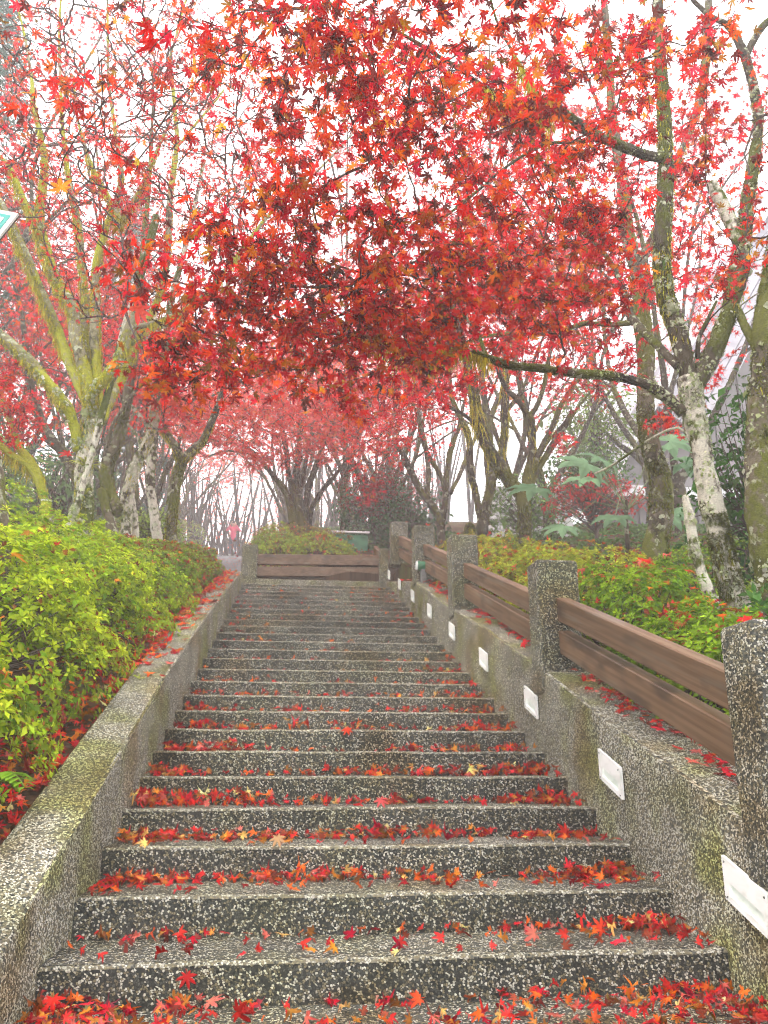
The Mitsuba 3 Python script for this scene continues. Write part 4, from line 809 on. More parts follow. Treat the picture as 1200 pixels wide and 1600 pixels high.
# small ferns growing on the white trunk
def bark_moss(code, specs, seed, tone=(.085, .10, .014)):
    """Cushion moss: short blades standing off the bark on the stretches given."""
    rng = np.random.default_rng(seed); out, cl = [], []
    for li, f0, f1, n, L in specs:
        c = LIMB_PTS[code][li]; k = rng.uniform(f0, f1, n)*(len(c)-1); P = np.stack([np.interp(k, np.arange(len(c)), c[:, q]) for q in range(4)], 1)
        t = unit(np.stack([np.interp(k, np.arange(len(c)), np.gradient(c[:, q])) for q in range(3)], 1)); v = rng.standard_normal((n, 3)); v = unit(v - t*(v*t).sum(1, keepdims=True))
        S0 = P[:, :3] + v*P[:, 3:4]*.97; ok = meshkit.noise(S0*7.0 + seed) + .35*meshkit.noise(S0*23.0) > .58; S0, v, n = S0[ok], v[ok], ok.sum()
        u = unit(v + .6*rng.standard_normal((n, 3)) - [0, 0, .5]); l = L*(.5 + rng.random(n)); sd = unit(np.cross(u, rng.standard_normal((n, 3))))*(.22*l)[:, None]
        out.append((np.stack([S0 - sd, S0 + sd, S0 + u*l[:, None]], 1).reshape(-1, 3), np.arange(n*3).reshape(-1, 3)))
        cl.append(np.repeat(np.array(tone)*np.exp(.4*rng.standard_normal((n, 1)))*(1 + rng.random((n, 1))*[.7, .5, 0]), 3, 0))
    part(TREE_KEY[code], 'moss_cushion', join(out), 'moss_hair', color=np.clip(np.vstack(cl), .01, .8), kind='stuff')
bark_moss('RA', [(0, .30, .52, 7000, .014), (1, 0, .75, 7000, .012), (2, 0, .55, 5000, .012), (0, .78, 1, 2500, .012), (6, .2, .6, 2500, .011), (8, .1, .6, 2500, .010)], 800, (.06, .072, .010))
bark_moss('RB', [(0, .34, 1, 14000, .016)], 810); bark_moss('RC', [(0, .05, .45, 12000, .016)], 820); bark_moss('RD', [(0, .1, 1, 5000, .02), (1, 0, .6, 5000, .02), (5, 0, .5, 1500, .016)], 830)
bark_moss('LA', [(2, 0, .7, 7000, .018), (4, .1, .9, 5000, .018), (1, 0, 1, 3000, .016), (5, 0, .6, 3500, .016), (6, 0, .6, 3500, .016), (9, 0, .9, 2500, .015), (11, 0, .5, 3000, .016)], 840, (.33, .34, .03))
bark_moss('LE', [(0, .1, 1, 3500, .02), (1, 0, 1, 2500, .022)], 850, (.17, .18, .02)); bark_moss('LB', [(1, 0, .7, 3500, .02)], 860); bark_moss('LC', [(0, .2, .9, 2500, .018)], 870); bark_moss('RE', [(0, 0, .6, 3000, .02), (2, 0, 1, 1500, .022)], 880)
def grass_tuft(centre, n, L, seed, colr):
    rng = np.random.default_rng(seed); az = rng.random(n)*2*np.pi; el = 0.2 + 0.7*rng.random(n); l = L*(0.5 + 0.7*rng.random(n))
    u = np.stack([np.cos(az)*np.cos(el), np.sin(az)*np.cos(el), np.sin(el)], 1); sd = np.stack([-np.sin(az), np.cos(az), 0*az], 1)*(0.05*l)[:, None]
    b = np.asarray(centre) + u*0.0; m_ = b + u*l[:, None]*0.55; e = b + u*l[:, None] - [0, 0, 1]*(l*0.30)[:, None]
    V = np.stack([b - sd*.5, b + sd*.5, m_ - sd, m_ + sd, e], 1).reshape(-1, 3)
    F = (np.array([[0, 1, 3], [0, 3, 2], [2, 3, 4]])[None] + (np.arange(n)*5)[:, None, None]).reshape(-1, 3)
    return (V, F), np.repeat(np.array(colr)*np.exp(.25*rng.standard_normal((n, 1))), 5, 0)
tc = LIMB_PTS['LA'][0]
for q, (f, L, lab) in enumerate(((0.60, .20, 'yellow-green grassy fern tuft growing round the white trunk'), (0.45, .12, 'smaller grassy fern tuft on the white trunk below the larger one'))):
    c = tc[int(f*(len(tc)-1))]; mm, cc = grass_tuft(c[:3] + [0.03, -c[3], 0], 26, L, 40+q, [.42, .45, .08])
    k = thing('fern_tuft', lab, 'fern'); part(k, 'frond', mm, 'leaf_green', color=np.clip(cc, .01, .9), kind='stuff')
for q, (li, f, lab) in enumerate(((1, .12, 'small strap-leaved fern on the leaning pale trunk at its fork'), (1, .28, 'small strap-leaved fern on the left stem of the leaning pale maple'))):
    c = LIMB_PTS['RA'][li][int(f*(len(LIMB_PTS['RA'][li])-1))]; mm, cc = grass_tuft(c[:3] + [-.02, -c[3], 0], 9, .10, 60+q, [.12, .22, .05])
    k = thing('fern_tuft', lab, 'fern'); part(k, 'frond', mm, 'leaf_green', color=np.clip(cc, .01, .9), kind='stuff')

# ------------------------------------------------------------------ trees deep in the fog
def far_tree(x, y, h, seed, lab, tone=4, spread=1.0, bare=0.42, n_sprays=150, size=.13, per=8):
    rng = np.random.default_rng(seed); g = float(ground(x, y)); limbs, blobs = [], []
    nst = rng.integers(3, 6); z0 = g + h*rng.uniform(.08, .2)
    limbs.append(('trunk', [(x, y, g - .1, .13), (x + .03, y, z0*.5 + g*.5, .11), (x, y, z0, .10)]))
    for i in range(nst):
        a = 2*np.pi*i/nst + rng.uniform(-.5, .5); lean = rng.uniform(.25, .55)*h*spread*.6
        p = [(x, y, z0 - .05, .065)]
        for t in (.33, .66, 1.0):
            p.append((x + math.cos(a)*lean*t**.8 + .12*rng.standard_normal(), y + math.sin(a)*lean*t**.8 + .12*rng.standard_normal(), z0 + (h*.8 - (z0-g))*t*rng.uniform(.85, 1.1), .055*(1 - .75*t)))
        limbs.append(('limb', [tuple(float(v) for v in q) for q in p]))
        for t in (.45, .75):
            q0 = np.array(p[1 if t < .5 else 2][:3]); a2 = a + rng.uniform(-1.2, 1.2)
            limbs.append(('limb', [(*q0.tolist(), .028), (*(q0 + [math.cos(a2)*h*.13, math.sin(a2)*h*.13, h*.10]).tolist(), .018), (*(q0 + [math.cos(a2)*h*.25*spread, math.sin(a2)*h*.25*spread, h*.16]).tolist(), .008)]))
    for i in range(9):
        a = rng.uniform(0, 2*np.pi); rr = rng.uniform(.05, .42)*h*spread
        blobs.append((x + math.cos(a)*rr, y + math.sin(a)*rr, g + h*rng.uniform(bare + .1, 1.0), h*.22*spread, h*.22*spread, h*.085, n_sprays//9, per, size, tone))
    return build_tree('far', limbs, blobs, seed, ('maple_tree', lab, 'bark_dark', .0045))
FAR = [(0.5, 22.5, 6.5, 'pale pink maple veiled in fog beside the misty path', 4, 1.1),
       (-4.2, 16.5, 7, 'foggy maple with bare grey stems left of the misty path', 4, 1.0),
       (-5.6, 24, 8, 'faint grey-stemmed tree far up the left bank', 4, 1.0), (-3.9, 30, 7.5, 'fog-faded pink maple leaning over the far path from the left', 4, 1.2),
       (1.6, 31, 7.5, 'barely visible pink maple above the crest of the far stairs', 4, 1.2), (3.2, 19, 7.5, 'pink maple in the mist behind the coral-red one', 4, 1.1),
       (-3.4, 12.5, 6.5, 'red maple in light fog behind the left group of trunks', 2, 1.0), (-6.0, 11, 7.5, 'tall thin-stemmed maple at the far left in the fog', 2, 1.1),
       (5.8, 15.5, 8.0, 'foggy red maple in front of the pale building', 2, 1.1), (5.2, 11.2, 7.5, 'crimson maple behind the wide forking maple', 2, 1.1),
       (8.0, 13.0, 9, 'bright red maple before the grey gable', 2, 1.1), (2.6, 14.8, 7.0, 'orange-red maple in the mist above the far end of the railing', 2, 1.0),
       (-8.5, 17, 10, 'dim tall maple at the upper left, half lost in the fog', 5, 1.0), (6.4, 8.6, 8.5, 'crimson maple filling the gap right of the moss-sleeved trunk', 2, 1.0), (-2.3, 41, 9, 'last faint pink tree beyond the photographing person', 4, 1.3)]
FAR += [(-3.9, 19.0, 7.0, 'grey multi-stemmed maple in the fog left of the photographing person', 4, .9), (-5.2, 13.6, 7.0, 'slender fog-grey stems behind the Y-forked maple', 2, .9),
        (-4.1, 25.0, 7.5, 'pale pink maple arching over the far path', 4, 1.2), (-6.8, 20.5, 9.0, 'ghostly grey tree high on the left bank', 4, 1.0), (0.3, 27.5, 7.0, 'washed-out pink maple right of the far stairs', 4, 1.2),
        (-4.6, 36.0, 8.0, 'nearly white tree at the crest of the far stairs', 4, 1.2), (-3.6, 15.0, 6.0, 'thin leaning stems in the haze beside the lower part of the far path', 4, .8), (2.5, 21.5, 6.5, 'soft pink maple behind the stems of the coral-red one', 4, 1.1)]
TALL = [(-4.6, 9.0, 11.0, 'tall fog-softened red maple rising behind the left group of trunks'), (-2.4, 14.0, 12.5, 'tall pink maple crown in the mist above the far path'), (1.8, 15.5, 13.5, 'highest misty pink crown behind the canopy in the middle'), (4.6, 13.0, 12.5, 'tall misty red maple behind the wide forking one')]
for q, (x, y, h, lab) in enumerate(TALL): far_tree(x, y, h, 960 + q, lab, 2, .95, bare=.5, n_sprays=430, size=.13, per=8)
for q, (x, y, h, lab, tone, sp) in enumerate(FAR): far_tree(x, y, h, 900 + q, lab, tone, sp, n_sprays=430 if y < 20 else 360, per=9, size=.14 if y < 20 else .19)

# evergreens: a tapered trunk with tiers of drooping needle sprays
def cedar(x, y, h, r, seed, lab, col):
    rng = np.random.default_rng(seed); g = float(ground(x, y)); k = thing('cedar_tree', lab, 'tree')
    part(k, 'trunk', tube([[x, y, g-.2], [x+.05, y, g+h*.5], [x, y, g+h]], [h*.022, h*.014, .02], 10, .2, seed), 'bark_dark', smooth=True)
    n = int(420*r); t = rng.random(n)**.8; z = g + h*(.12 + .88*t); rr = r*(1.05 - t)**.8*np.sqrt(rng.random(n)); a = rng.random(n)*2*np.pi
    P = np.stack([x + rr*np.cos(a), y + rr*np.sin(a), z - rr*.35], 1); P = np.repeat(P, 9, 0) + rng.standard_normal((9*n, 3))*[.16, .16, .09]
    u = np.stack([np.cos(np.repeat(a, 9)), np.sin(np.repeat(a, 9)), -0.5 + 0*P[:, 0]], 1) + .6*rng.standard_normal(P.shape)
    V = np.array([[0, -.10, 0], [1, 0, -.15], [0, .10, 0], [.5, 0, .06]]); F = np.array([[0, 1, 3], [3, 1, 2]])
    mm, cc = scatter((V, F), P, frames(u, np.array([0, 0, 1.]) + .4*rng.standard_normal(P.shape)), .16 + .16*rng.random(len(P)), np.array(col)*np.exp(.3*rng.standard_normal((len(P), 1))))
    part(k, 'foliage', mm, 'leaf_green', color=cc, kind='stuff')
cedar(-6.6, 13.0, 14, 2.5, 1, 'blue-green conifer ghosting through the fog at the upper left', [.06, .15, .11])
cedar(-10.5, 19, 15, 2.6, 2, 'second fog-pale conifer farther left', [.06, .15, .11])
cedar(-4.8, 21, 12, 1.8, 3, 'slim grey-green conifer behind the left trunks', [.06, .14, .10])

# the wood beyond, half lost in the fog: nobody could count it
g = np.random.default_rng(31); tr, lv, lc = [], [], []
for i in range(190):
    y = g.uniform(32, 54); x = g.uniform(-16, 9); 
    if -3.6 < x < .2 and y < 38: continue
    z = float(ground(x, y)); h = g.uniform(4, 8); a = g.uniform(0, 6.28)
    for q in range(3):
        a2 = a + q*2.1; ln = g.uniform(.5, 1.4)
        tr.append(tube(np.array([[x, y, z-.2], [x + .3*ln*math.cos(a2), y + .3*ln*math.sin(a2), z + h*.35], [x + ln*math.cos(a2), y + ln*math.sin(a2), z + h*.8]]), [.10, .065, .03], 5))
    n = 80; v = g.standard_normal((n, 3))*[1.5, 1.5, .6]; P = np.array([x, y, z + h*.85]) + v
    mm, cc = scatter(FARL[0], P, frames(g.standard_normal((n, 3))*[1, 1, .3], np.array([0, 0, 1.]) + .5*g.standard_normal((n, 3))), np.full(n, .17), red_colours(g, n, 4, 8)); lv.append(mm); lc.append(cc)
labels['far_wood'] = {'label': 'distant maple wood melting into the fog', 'kind': 'stuff'}
V1, F1 = join(tr); V2, F2 = join(lv)
scene['far_wood'] = mikit.ply((np.vstack([V1, V2]), np.vstack([F1, F2 + len(V1)])), 'leaf_red', color=np.vstack([np.tile([.09, .072, .06], (len(V1), 1)), np.vstack(lc)]))

# ------------------------------------------------------------------ leafy shrubs
def leaf_blade(seed=0, wide=.22):
    V = np.array([[0, 0, 0], [.5, -wide, .05], [1, 0, -.10], [.5, wide, .05], [.52, 0, 0.0]])
    return V, np.array([[0, 1, 4], [1, 2, 4], [4, 2, 3], [0, 4, 3]])
BLADE, BROAD = leaf_blade(0, .25), leaf_blade(0, .24)
def rosette_frames(rng, P, N, nl, el0=.55):
    """Per shoot nl leaves radiating round its axis N. Returns positions, frames, scale factor, youth 0..1."""
    k = len(P); a = unit(np.cross(N, rng.standard_normal((k, 3)))); b = np.cross(N, a)
    i = np.arange(nl); ang = i*2.399 + 0*i; ph = rng.random((k, 1))*6.28 + ang; el = (el0*(1.3 - i/nl*1.6) * -1 + .55)[None] + .15*rng.standard_normal((k, nl))
    u = np.cos(el)[..., None]*(np.cos(ph)[..., None]*a[:, None] + np.sin(ph)[..., None]*b[:, None]) + np.sin(el)[..., None]*N[:, None]
    pos = P[:, None] + N[:, None]*((i/nl - .6)*.012)[None, :, None] + u*.003
    up = N[:, None] + 0*u
    return pos.reshape(-1, 3), frames(u.reshape(-1, 3), up.reshape(-1, 3), .25*rng.standard_normal(k*nl)), np.tile(1.05 - .55*i/nl, k), np.tile(i/nl, k)
def azalea(c, r, n, seed, lab, size=.034, young=(.62, .72, .05), old=(.115, .27, .022), parts=0, nl=9, brown=.03, group=None, inner=.25):
    rng = np.random.default_rng(seed); n = int(n*1.55); c, r = np.array(c, float), np.array(r, float); k = thing('azalea_bush', lab, 'bush', group)
    v = unit(rng.standard_normal((n*3, 3))); v = v[v[:, 2] > -.75][:n]; n = len(v)
    bump = 0.86 + .34*meshkit.noise(v*2.3 + seed) + .12*meshkit.noise(v*6.0 + seed)
    v_s = np.sign(v)*np.abs(v)**.8; v_s *= (1/np.maximum(np.linalg.norm(v_s, axis=1, keepdims=True), .8))
    depth = np.where(rng.random(n) < inner, rng.random(n)*.35, rng.random(n)*.06)
    clump = .22*(meshkit.noise(v*9.0 + seed*1.7) - .5); P = c + v_s*r*((bump + clump)*(1 - depth))[:, None]; N = unit(v/r*r.mean() + [0, 0, .55] + .35*rng.standard_normal((n, 3)))
    gz = ground(P[:, 0], P[:, 1]); ok = P[:, 2] > gz + .02; P, N = P[ok], N[ok]; n = len(P)
    pos, R, f, age = rosette_frames(rng, P, N, nl)
    sz = size*f*np.exp(.18*rng.standard_normal(len(pos)))
    tint = np.clip(.5 + .30*rng.standard_normal(n) + 1.1*(meshkit.noise(P*2.6 + 7) - .5) , 0, 1); tint = np.repeat(tint, nl)
    m_ = np.clip(.25 + .55*tint*1.0 + .35*(age - .5), 0, 1)[:, None]
    col = (np.array(old)*(1 - m_) + np.array(young)*m_)*np.exp(.26*rng.standard_normal((len(pos), 1)))
    br = rng.random(len(pos)) < brown; col[br] = np.array([.28, .10, .03])*np.exp(.4*rng.standard_normal((br.sum(), 1)))
    score = np.where(in_view(pos, -8), sz/np.linalg.norm(pos - CAM, axis=1), -1)*(1 if parts else 0); big = np.argsort(-score)[:parts]; rest = np.ones(len(pos), bool); rest[big] = False
    for i in big: scene[numbered(k + '__leaf')] = {**leaf_ply('blade', BLADE, col[i], 'leaf_green'), 'to_world': pose(pos[i], R[i], sz[i])}
    mm, cc = scatter(BLADE, pos[rest], R[rest], sz[rest], col[rest]); part(k, 'foliage', mm, 'leaf_green', color=cc, kind='stuff')
    base = np.array([c[0], c[1], float(ground(c[0], c[1])) - .05]); st = []
    for i in rng.choice(n, min(n, 60), replace=False):
        p = c + (P[i] - c)*.80; st.append(tube(np.array([base + [*(rng.standard_normal(2)*.10*r[:2]), 0], base*.45 + p*.55 - [0, 0, .02], p]), [.007, .005, .003], 4))
    part(k, 'stem', join(st), 'twig_bark', kind='stuff')
    return P
HEDGE = 'azalea bushes of the left hedge'
lh = [((-1.0, 0.52, 0.52), (0.72, 0.72, 0.679), 1500, 'bright yellow-green azalea bush nearest the viewer, at the left edge beside the wall', 300, 0.046),
      ((-1.03, 1.75, 0.975), (0.78, 0.85, 0.696), 1700, 'second azalea bush from the viewer in the left hedge, bright lime green', 150, 0.045),
      ((-1.0, 2.95, 1.383), (0.76, 0.85, 0.661), 1600, 'third azalea bush from the viewer in the left hedge', 60, 0.044),
      ((-0.98, 4.1, 1.774), (0.74, 0.8, 0.518), 1400, 'azalea bush in the middle of the left hedge, in front of the white trunk', 0, 0.043),
      ((-0.9, 5.2, 2.148), (0.66, 0.78, 0.375), 1250, 'darker green azalea bush past the white trunk in the left hedge', 0, 0.042),
      ((-0.84, 6.3, 2.522), (0.6, 0.75, 0.286), 1100, 'rust-tipped azalea bush second from the far end of the left hedge', 0, 0.042),
      ((-0.74, 7.3, 2.862), (0.52, 0.62, 0.196), 900, 'rust-tipped azalea bush at the far end of the left hedge', 0, 0.042)]
TOPS = []
for q, (c, r, n, lab, np_, sz) in enumerate(lh):
    TOPS.append(azalea(c, r, n, 200+q, lab, sz, parts=np_, brown=.045 if q < 4 else .16 if q < 5 else .34, young=(.60, .69, .04) if q < 4 else (.46, .56, .07)))
azalea((-1.95, 2.6, 1.75), (.8, 1.0, .55), 900, 231, 'taller azalea bush behind the left hedge at the photo edge', .04, young=(.75, .78, .07))
azalea((-1.95, 4.4, 2.3), (.7, 1.0, .55), 700, 232, 'azalea bush under the moss-draped limb behind the left hedge', .038)
rh = [((2.62, 0.15, 0.471), (0.28, 0.62, 0.286), 750, 'bright green azalea bush behind the boards nearest the viewer, right of the steps', 160, 0.04, 0.03),
      ((2.58, 1.05, 0.777), (0.3, 0.66, 0.446), 950, 'red-leaf-sprinkled azalea bush behind the second railing bay', 120, 0.04, 0.05),
      ((2.7, 2.1, 1.134), (0.4, 0.75, 0.545), 1200, 'dark green azalea bush behind the second railing post from the viewer', 60, 0.04, 0.05),
      ((2.9, 3.3, 1.542), (0.55, 0.75, 0.518), 1200, 'lime azalea bush with orange leaves behind the third railing bay', 0, 0.042, 0.1),
      ((2.95, 4.6, 1.984), (0.6, 0.8, 0.446), 1150, 'yellow azalea bush beside the base of the wide forking maple', 0, 0.042, 0.13),
      ((2.85, 5.8, 2.392), (0.55, 0.8, 0.411), 1000, 'yellow-orange azalea bush by the second farthest railing posts', 0, 0.042, 0.2),
      ((2.8, 7.0, 2.8), (0.5, 0.75, 0.357), 800, 'small yellow-orange azalea bush at the far end of the right hedge', 0, 0.042, 0.25)]
for q, (c, r, n, lab, np_, sz, br) in enumerate(rh):
    azalea(c, r, n, 260+q, lab, sz, parts=np_, brown=br, young=(.42, .60, .035) if q < 3 else (.60, .60, .06), old=(.055, .16, .016) if q < 3 else (.20, .30, .035))
azalea((3.85, 3.3, 1.80), (.6, .8, .32), 700, 275, 'azalea bush at the foot of the moss-sleeved trunk', .034, brown=.06, young=(.48, .62, .05))
for q, (c, r, n, lab, br) in enumerate([((.42, 11.3, 3.90), (.46, .6, .56), 1100, 'left half of the rounded hedge behind the top railing, rust-coloured on top', .12), ((1.15, 11.4, 3.85), (.68, .6, .55), 1200, 'right half of the rounded green hedge behind the top railing', .12),
                                        ((.75, 12.5, 4.45), (.9, .5, .42), 1000, 'rust-red azalea mound at the foot of the coral-red maple', .65)]):
    azalea(c, r, n, 280+q, lab, .038, brown=br, young=(.52, .62, .07), old=(.18, .30, .05))

def broad_shrub(name, lab, catg, c, r, n, seed, size, col, parts=0, mat='leaf_green', wide=.24, nl=5):
    rng = np.random.default_rng(seed); c, r = np.array(c, float), np.array(r, float); k = thing(name, lab, catg)
    v = unit(rng.standard_normal((n, 3)))*(rng.random((n, 1))**.4); P = c + v*r*(.85 + .3*meshkit.noise(v*3 + seed))[:, None]
    N = unit(v + [0, 0, .5] + .5*rng.standard_normal((n, 3)))
    base = np.array([c[0], c[1], float(ground(c[0], c[1])) - .05]); st = [tube(np.array([base, base*.5 + c*.5 + [.04, 0, 0], c]), [.03, .022, .012], 7)]
    for i in rng.choice(n, min(n, 140), replace=False):
        a = base + (c - base)*rng.uniform(.3, 1); st.append(tube(np.array([a, a*.5 + P[i]*.5 + [0, 0, .03], P[i]]), [.008, .006, .003], 4))
    part(k, 'stem', join(st), 'twig_bark', kind='stuff')
    pos, R, f, age = rosette_frames(rng, P, N, nl, .4); pos = pos + rng.standard_normal(pos.shape)*size*.5
    col = np.array(col)*np.exp(.3*rng.standard_normal((len(pos), 1))); sz = size*f*np.exp(.2*rng.standard_normal(len(pos)))
    score = np.where(in_view(pos, -8), sz/np.linalg.norm(pos - CAM, axis=1), -1); big = np.argsort(-score)[:parts]; rest = np.ones(len(pos), bool); rest[big] = False
    bl = leaf_blade(0, wide)
    for i in big: scene[numbered(k + '__leaf')] = {**leaf_ply(('broad', wide), bl, col[i], mat), 'to_world': pose(pos[i], R[i], sz[i])}
    mm, cc = scatter(bl, pos[rest], R[rest], sz[rest], col[rest]); part(k, 'foliage', mm, mat, color=cc, kind='stuff')
broad_shrub('evergreen_shrub', 'glossy dark green shrub between the leaning pale trunk and the right-edge mossy trunk', 'shrub', (3.95, 2.6, 2.35), (.42, .5, .95), 330, 301, .085, [.06, .14, .035], 80)
broad_shrub('evergreen_shrub', 'low glossy shrub at the foot of the mossy trunk at the right edge', 'shrub', (3.30, 1.3, 1.22), (.30, .35, .25), 90, 302, .09, [.09, .20, .04], 30)
broad_shrub('evergreen_shrub', 'dark green shrub behind the green metal box', 'shrub', (2.4, 14.6, 5.9), (1.0, .8, .9), 380, 303, .11, [.075, .16, .065])
broad_shrub('evergreen_shrub', 'shadowy green shrub above the far end of the right wall', 'shrub', (2.9, 12.6, 5.0), (.8, .9, .9), 420, 304, .10, [.04, .09, .03])
broad_shrub('evergreen_shrub', 'yellow-green leafy tree in the mist left of the grey gable', 'shrub', (7.3, 14.0, 7.9), (1.1, .9, 1.1), 520, 305, .12, [.24, .36, .08])
broad_shrub('evergreen_shrub', 'leafy undergrowth shrub behind the slim two-stemmed maple', 'shrub', (4.6, 10.5, 4.7), (.8, .8, .7), 320, 306, .10, [.13, .22, .06])
broad_shrub('red_leaf_shrub', 'dark red maple shrub drooping over the green metal box', 'shrub', (2.6, 13.6, 6.0), (1.2, .8, .7), 420, 307, .09, [.26, .035, .035], 0, 'leaf_red', .16)
broad_shrub('evergreen_shrub', 'pale green shrub in the haze left of the white trunk', 'shrub', (-3.0, 6.8, 3.9), (.7, .8, .5), 260, 308, .09, [.20, .30, .10])
broad_shrub('evergreen_shrub', 'grey-green undergrowth in the fog behind the left trunks', 'shrub', (-2.9, 10.0, 4.6), (1.0, 1.0, .6), 320, 309, .10, [.14, .22, .09])
broad_shrub('evergreen_shrub', 'light green shrub by the misty path at the end of the left hedge', 'shrub', (-1.35, 9.1, 3.8), (.45, .4, .3), 220, 310, .07, [.26, .36, .06])

for q, (x, y, r, lab) in enumerate([(-3.7, 12.0, .55, 'fog-softened azalea bush on the left of the far path'), (-3.8, 14.5, .6, 'second fog-softened azalea bush along the far path'), (-3.8, 17.5, .65, 'third azalea bush along the far path, grey-green in the mist'), (-3.9, 21.5, .7, 'faint azalea bush high up along the far path'), (-3.9, 27.0, .8, 'palest azalea bush by the crest of the far path'), (-3.9, 33.0, .8, 'nearly white azalea bush at the crest of the far path')]):
    azalea((x, y, float(ground(x, y)) + r*.5), (r, r*1.3, r), 420, 320+q, lab, .06, brown=.2, young=(.40, .52, .08), old=(.16, .27, .05), nl=7)
broad_shrub('evergreen_shrub', 'leafy green shrub in front of the foot of the grey gable', 'shrub', (6.3, 12.0, 6.0), (.9, .6, .55), 420, 311, .11, [.10, .19, .05])
broad_shrub('red_leaf_shrub', 'low red-leaved shrub between the forking maple and the moss-sleeved trunk', 'shrub', (4.9, 8.2, 4.2), (.8, .6, .35), 260, 312, .09, [.45, .05, .05], 0, 'leaf_red', .16)

# plant with big lobed leaves behind the right hedge
def palm_leaf(n=7, L=1.0):
    ang = np.radians(np.linspace(-125, 125, n)); V, F = [[0, 0, .03]], []
    sa = np.r_[ang[0]-.3, (ang[1:]+ang[:-1])/2, ang[-1]+.3]; sr = np.r_[.2, np.full(n-1, .46), .2]
    for a, r in zip(sa, sr): V.append([r*math.cos(a), r*math.sin(a), -.02])
    for i in range(n):
        l = L*(1 - .10*abs(i-(n-1)/2)); c, s_ = math.cos(ang[i]), math.sin(ang[i]); at = lambda x, y, z: [x*c-y*s_, x*s_+y*c, z]
        k = len(V); V += [at(l*.62, 0, .03), at(l*.62, -.15, -.03), at(l, 0, -.22), at(l*.62, .15, -.03), at(l*.84, -.085, -.11), at(l*.84, .085, -.11)]
        m_, a1, t, b1, a2, b2 = range(k, k+6)
        F += [[0, 1+i, m_], [1+i, a1, m_], [a1, a2, m_], [a2, t, m_], [t, b2, m_], [b2, b1, m_], [b1, 2+i, m_], [2+i, 0, m_]]
    return np.array(V, float), np.array(F)
PALM = palm_leaf(); scene['stalk_green'] = flat([.16, .20, .09], .6)
k = thing('rice_paper_plant', 'plant with big grey-green lobed leaves rising behind the right-hand hedge', 'plant')
top = np.array([4.02, 5.0, 3.12]); part(k, 'stem', tube(np.array([[3.98, 5.05, 2.2], [3.99, 5.0, 2.6], [4.0, 5.0, 2.95], top]), [.028, .025, .022, .015], 8, .2), 'bark_dark', smooth=True)
rng = np.random.default_rng(77)
for q, (x, y, z, s_) in enumerate([(3.05, 4.95, 3.20, .30), (3.55, 4.8, 3.42, .34), (3.27, 4.8, 2.76, .24), (3.72, 4.6, 2.82, .26), (4.5, 4.9, 3.74, .30), (4.75, 5.1, 3.6, .30), (3.9, 5.2, 3.62, .28), (4.45, 5.2, 3.1, .24), (3.75, 5.3, 3.45, .30), (4.3, 4.6, 2.85, .2)]):
    p = np.array([x, y, z]); d = unit((p - top)*[1, 1, .2]); R = frames((d*[1, .3, 1] + [0, -.35, -.25])[None], np.array([[-.15, -.75, .8]]) + .15*rng.standard_normal((1, 3)))[0]; s_ *= 1.12
    col = np.tile(np.array([.20, .33, .19])*np.exp(.2*rng.standard_normal()), (len(PALM[0]), 1))*(.75 + .5*rng.random((len(PALM[0]), 1)))
    lf = numbered(k + '__leaf'); scene[lf] = {**mikit.ply(PALM, 'leaf_green', color=col), 'to_world': pose(p, R, s_)}
    scene[numbered(k + '__leaf_stalk')] = mikit.ply(tube(np.array([top - [0, 0, .1], top*.5 + p*.5 + [0, 0, .12], p]), [.007, .005, .004], 5), 'stalk_green', smooth=True)

# ground plants of the banks
def low_plants(xs, ys, n, seed, sz, col):
    rng = np.random.default_rng(seed); x = rng.uniform(*xs, n); y = rng.uniform(*ys, n); z = ground(x, y); P = np.stack([x, y, z + .02 + .10*rng.random(n)], 1)
    pos, R, f, a = rosette_frames(rng, P, unit(np.array([0, 0, 1.]) + .3*rng.standard_normal((n, 3))), 7, .2)
    return scatter(BROAD, pos, R, sz*f, np.array(col)*np.exp(.35*rng.standard_normal((len(pos), 1))))
A = [low_plants((-7, -1.5), (0, 9), 1500, 1, .09, [.09, .17, .04]), low_plants((3.3, 8), (0, 16), 2300, 2, .10, [.10, .18, .045]), low_plants((-9, -3.3), (9, 34), 1500, 3, .14, [.11, .18, .06]), low_plants((-.5, 4), (12.4, 34), 1300, 4, .14, [.10, .17, .05])]
labels['undergrowth'] = {'label': 'low green plants carpeting the banks under the trees', 'kind': 'stuff'}
scene['undergrowth'] = mikit.ply(join([a for a, b in A]), 'leaf_green', color=np.vstack([b for a, b in A]))

# ------------------------------------------------------------------ fallen leaves
FL_RED = np.array([[0.58, 0.025, 0.030], [0.66, 0.085, 0.020], [0.46, 0.015, 0.030], [0.62, 0.17, 0.035], [0.66, 0.30, 0.12], [0.26, 0.040, 0.030], [0.64, 0.10, 0.11], [0.36, 0.10, 0.03], [0.70, 0.42, 0.22]])
FLW = np.array([.25, .17, .19, .08, .035, .14, .06, .08, .015])
fallen = []   # position, frame, size, colour, mesh number, group
def drop(rng, P, N, group, size=.072, tilt=.38, flat=False, cols=None):
    n = len(P); az = rng.random(n)*2*np.pi; u = np.stack([np.cos(az), np.sin(az), 0*az], 1)
    up = unit(N + tilt*rng.standard_normal((n, 3))); u = unit(u - up*(u*up).sum(1, keepdims=True))
    R = frames(u, up); ci = rng.choice(9, n, p=FLW/FLW.sum()) if cols is None else np.array(cols); c = FL_RED[ci]
    c = c*np.exp(.34*rng.standard_normal((n, 1)))*.92; s = size*.56*np.exp(.22*rng.standard_normal(n))
    kk = rng.choice(9, n, p=[.30, .12, .06, .16, .04, .06, .02, .20, .04] if flat else [.08, .13, .16, .10, .13, .13, .09, .08, .10])
    for i in range(n): fallen.append((P[i], R[i], s[i], c[i], kk[i], group, int(ci[i])))
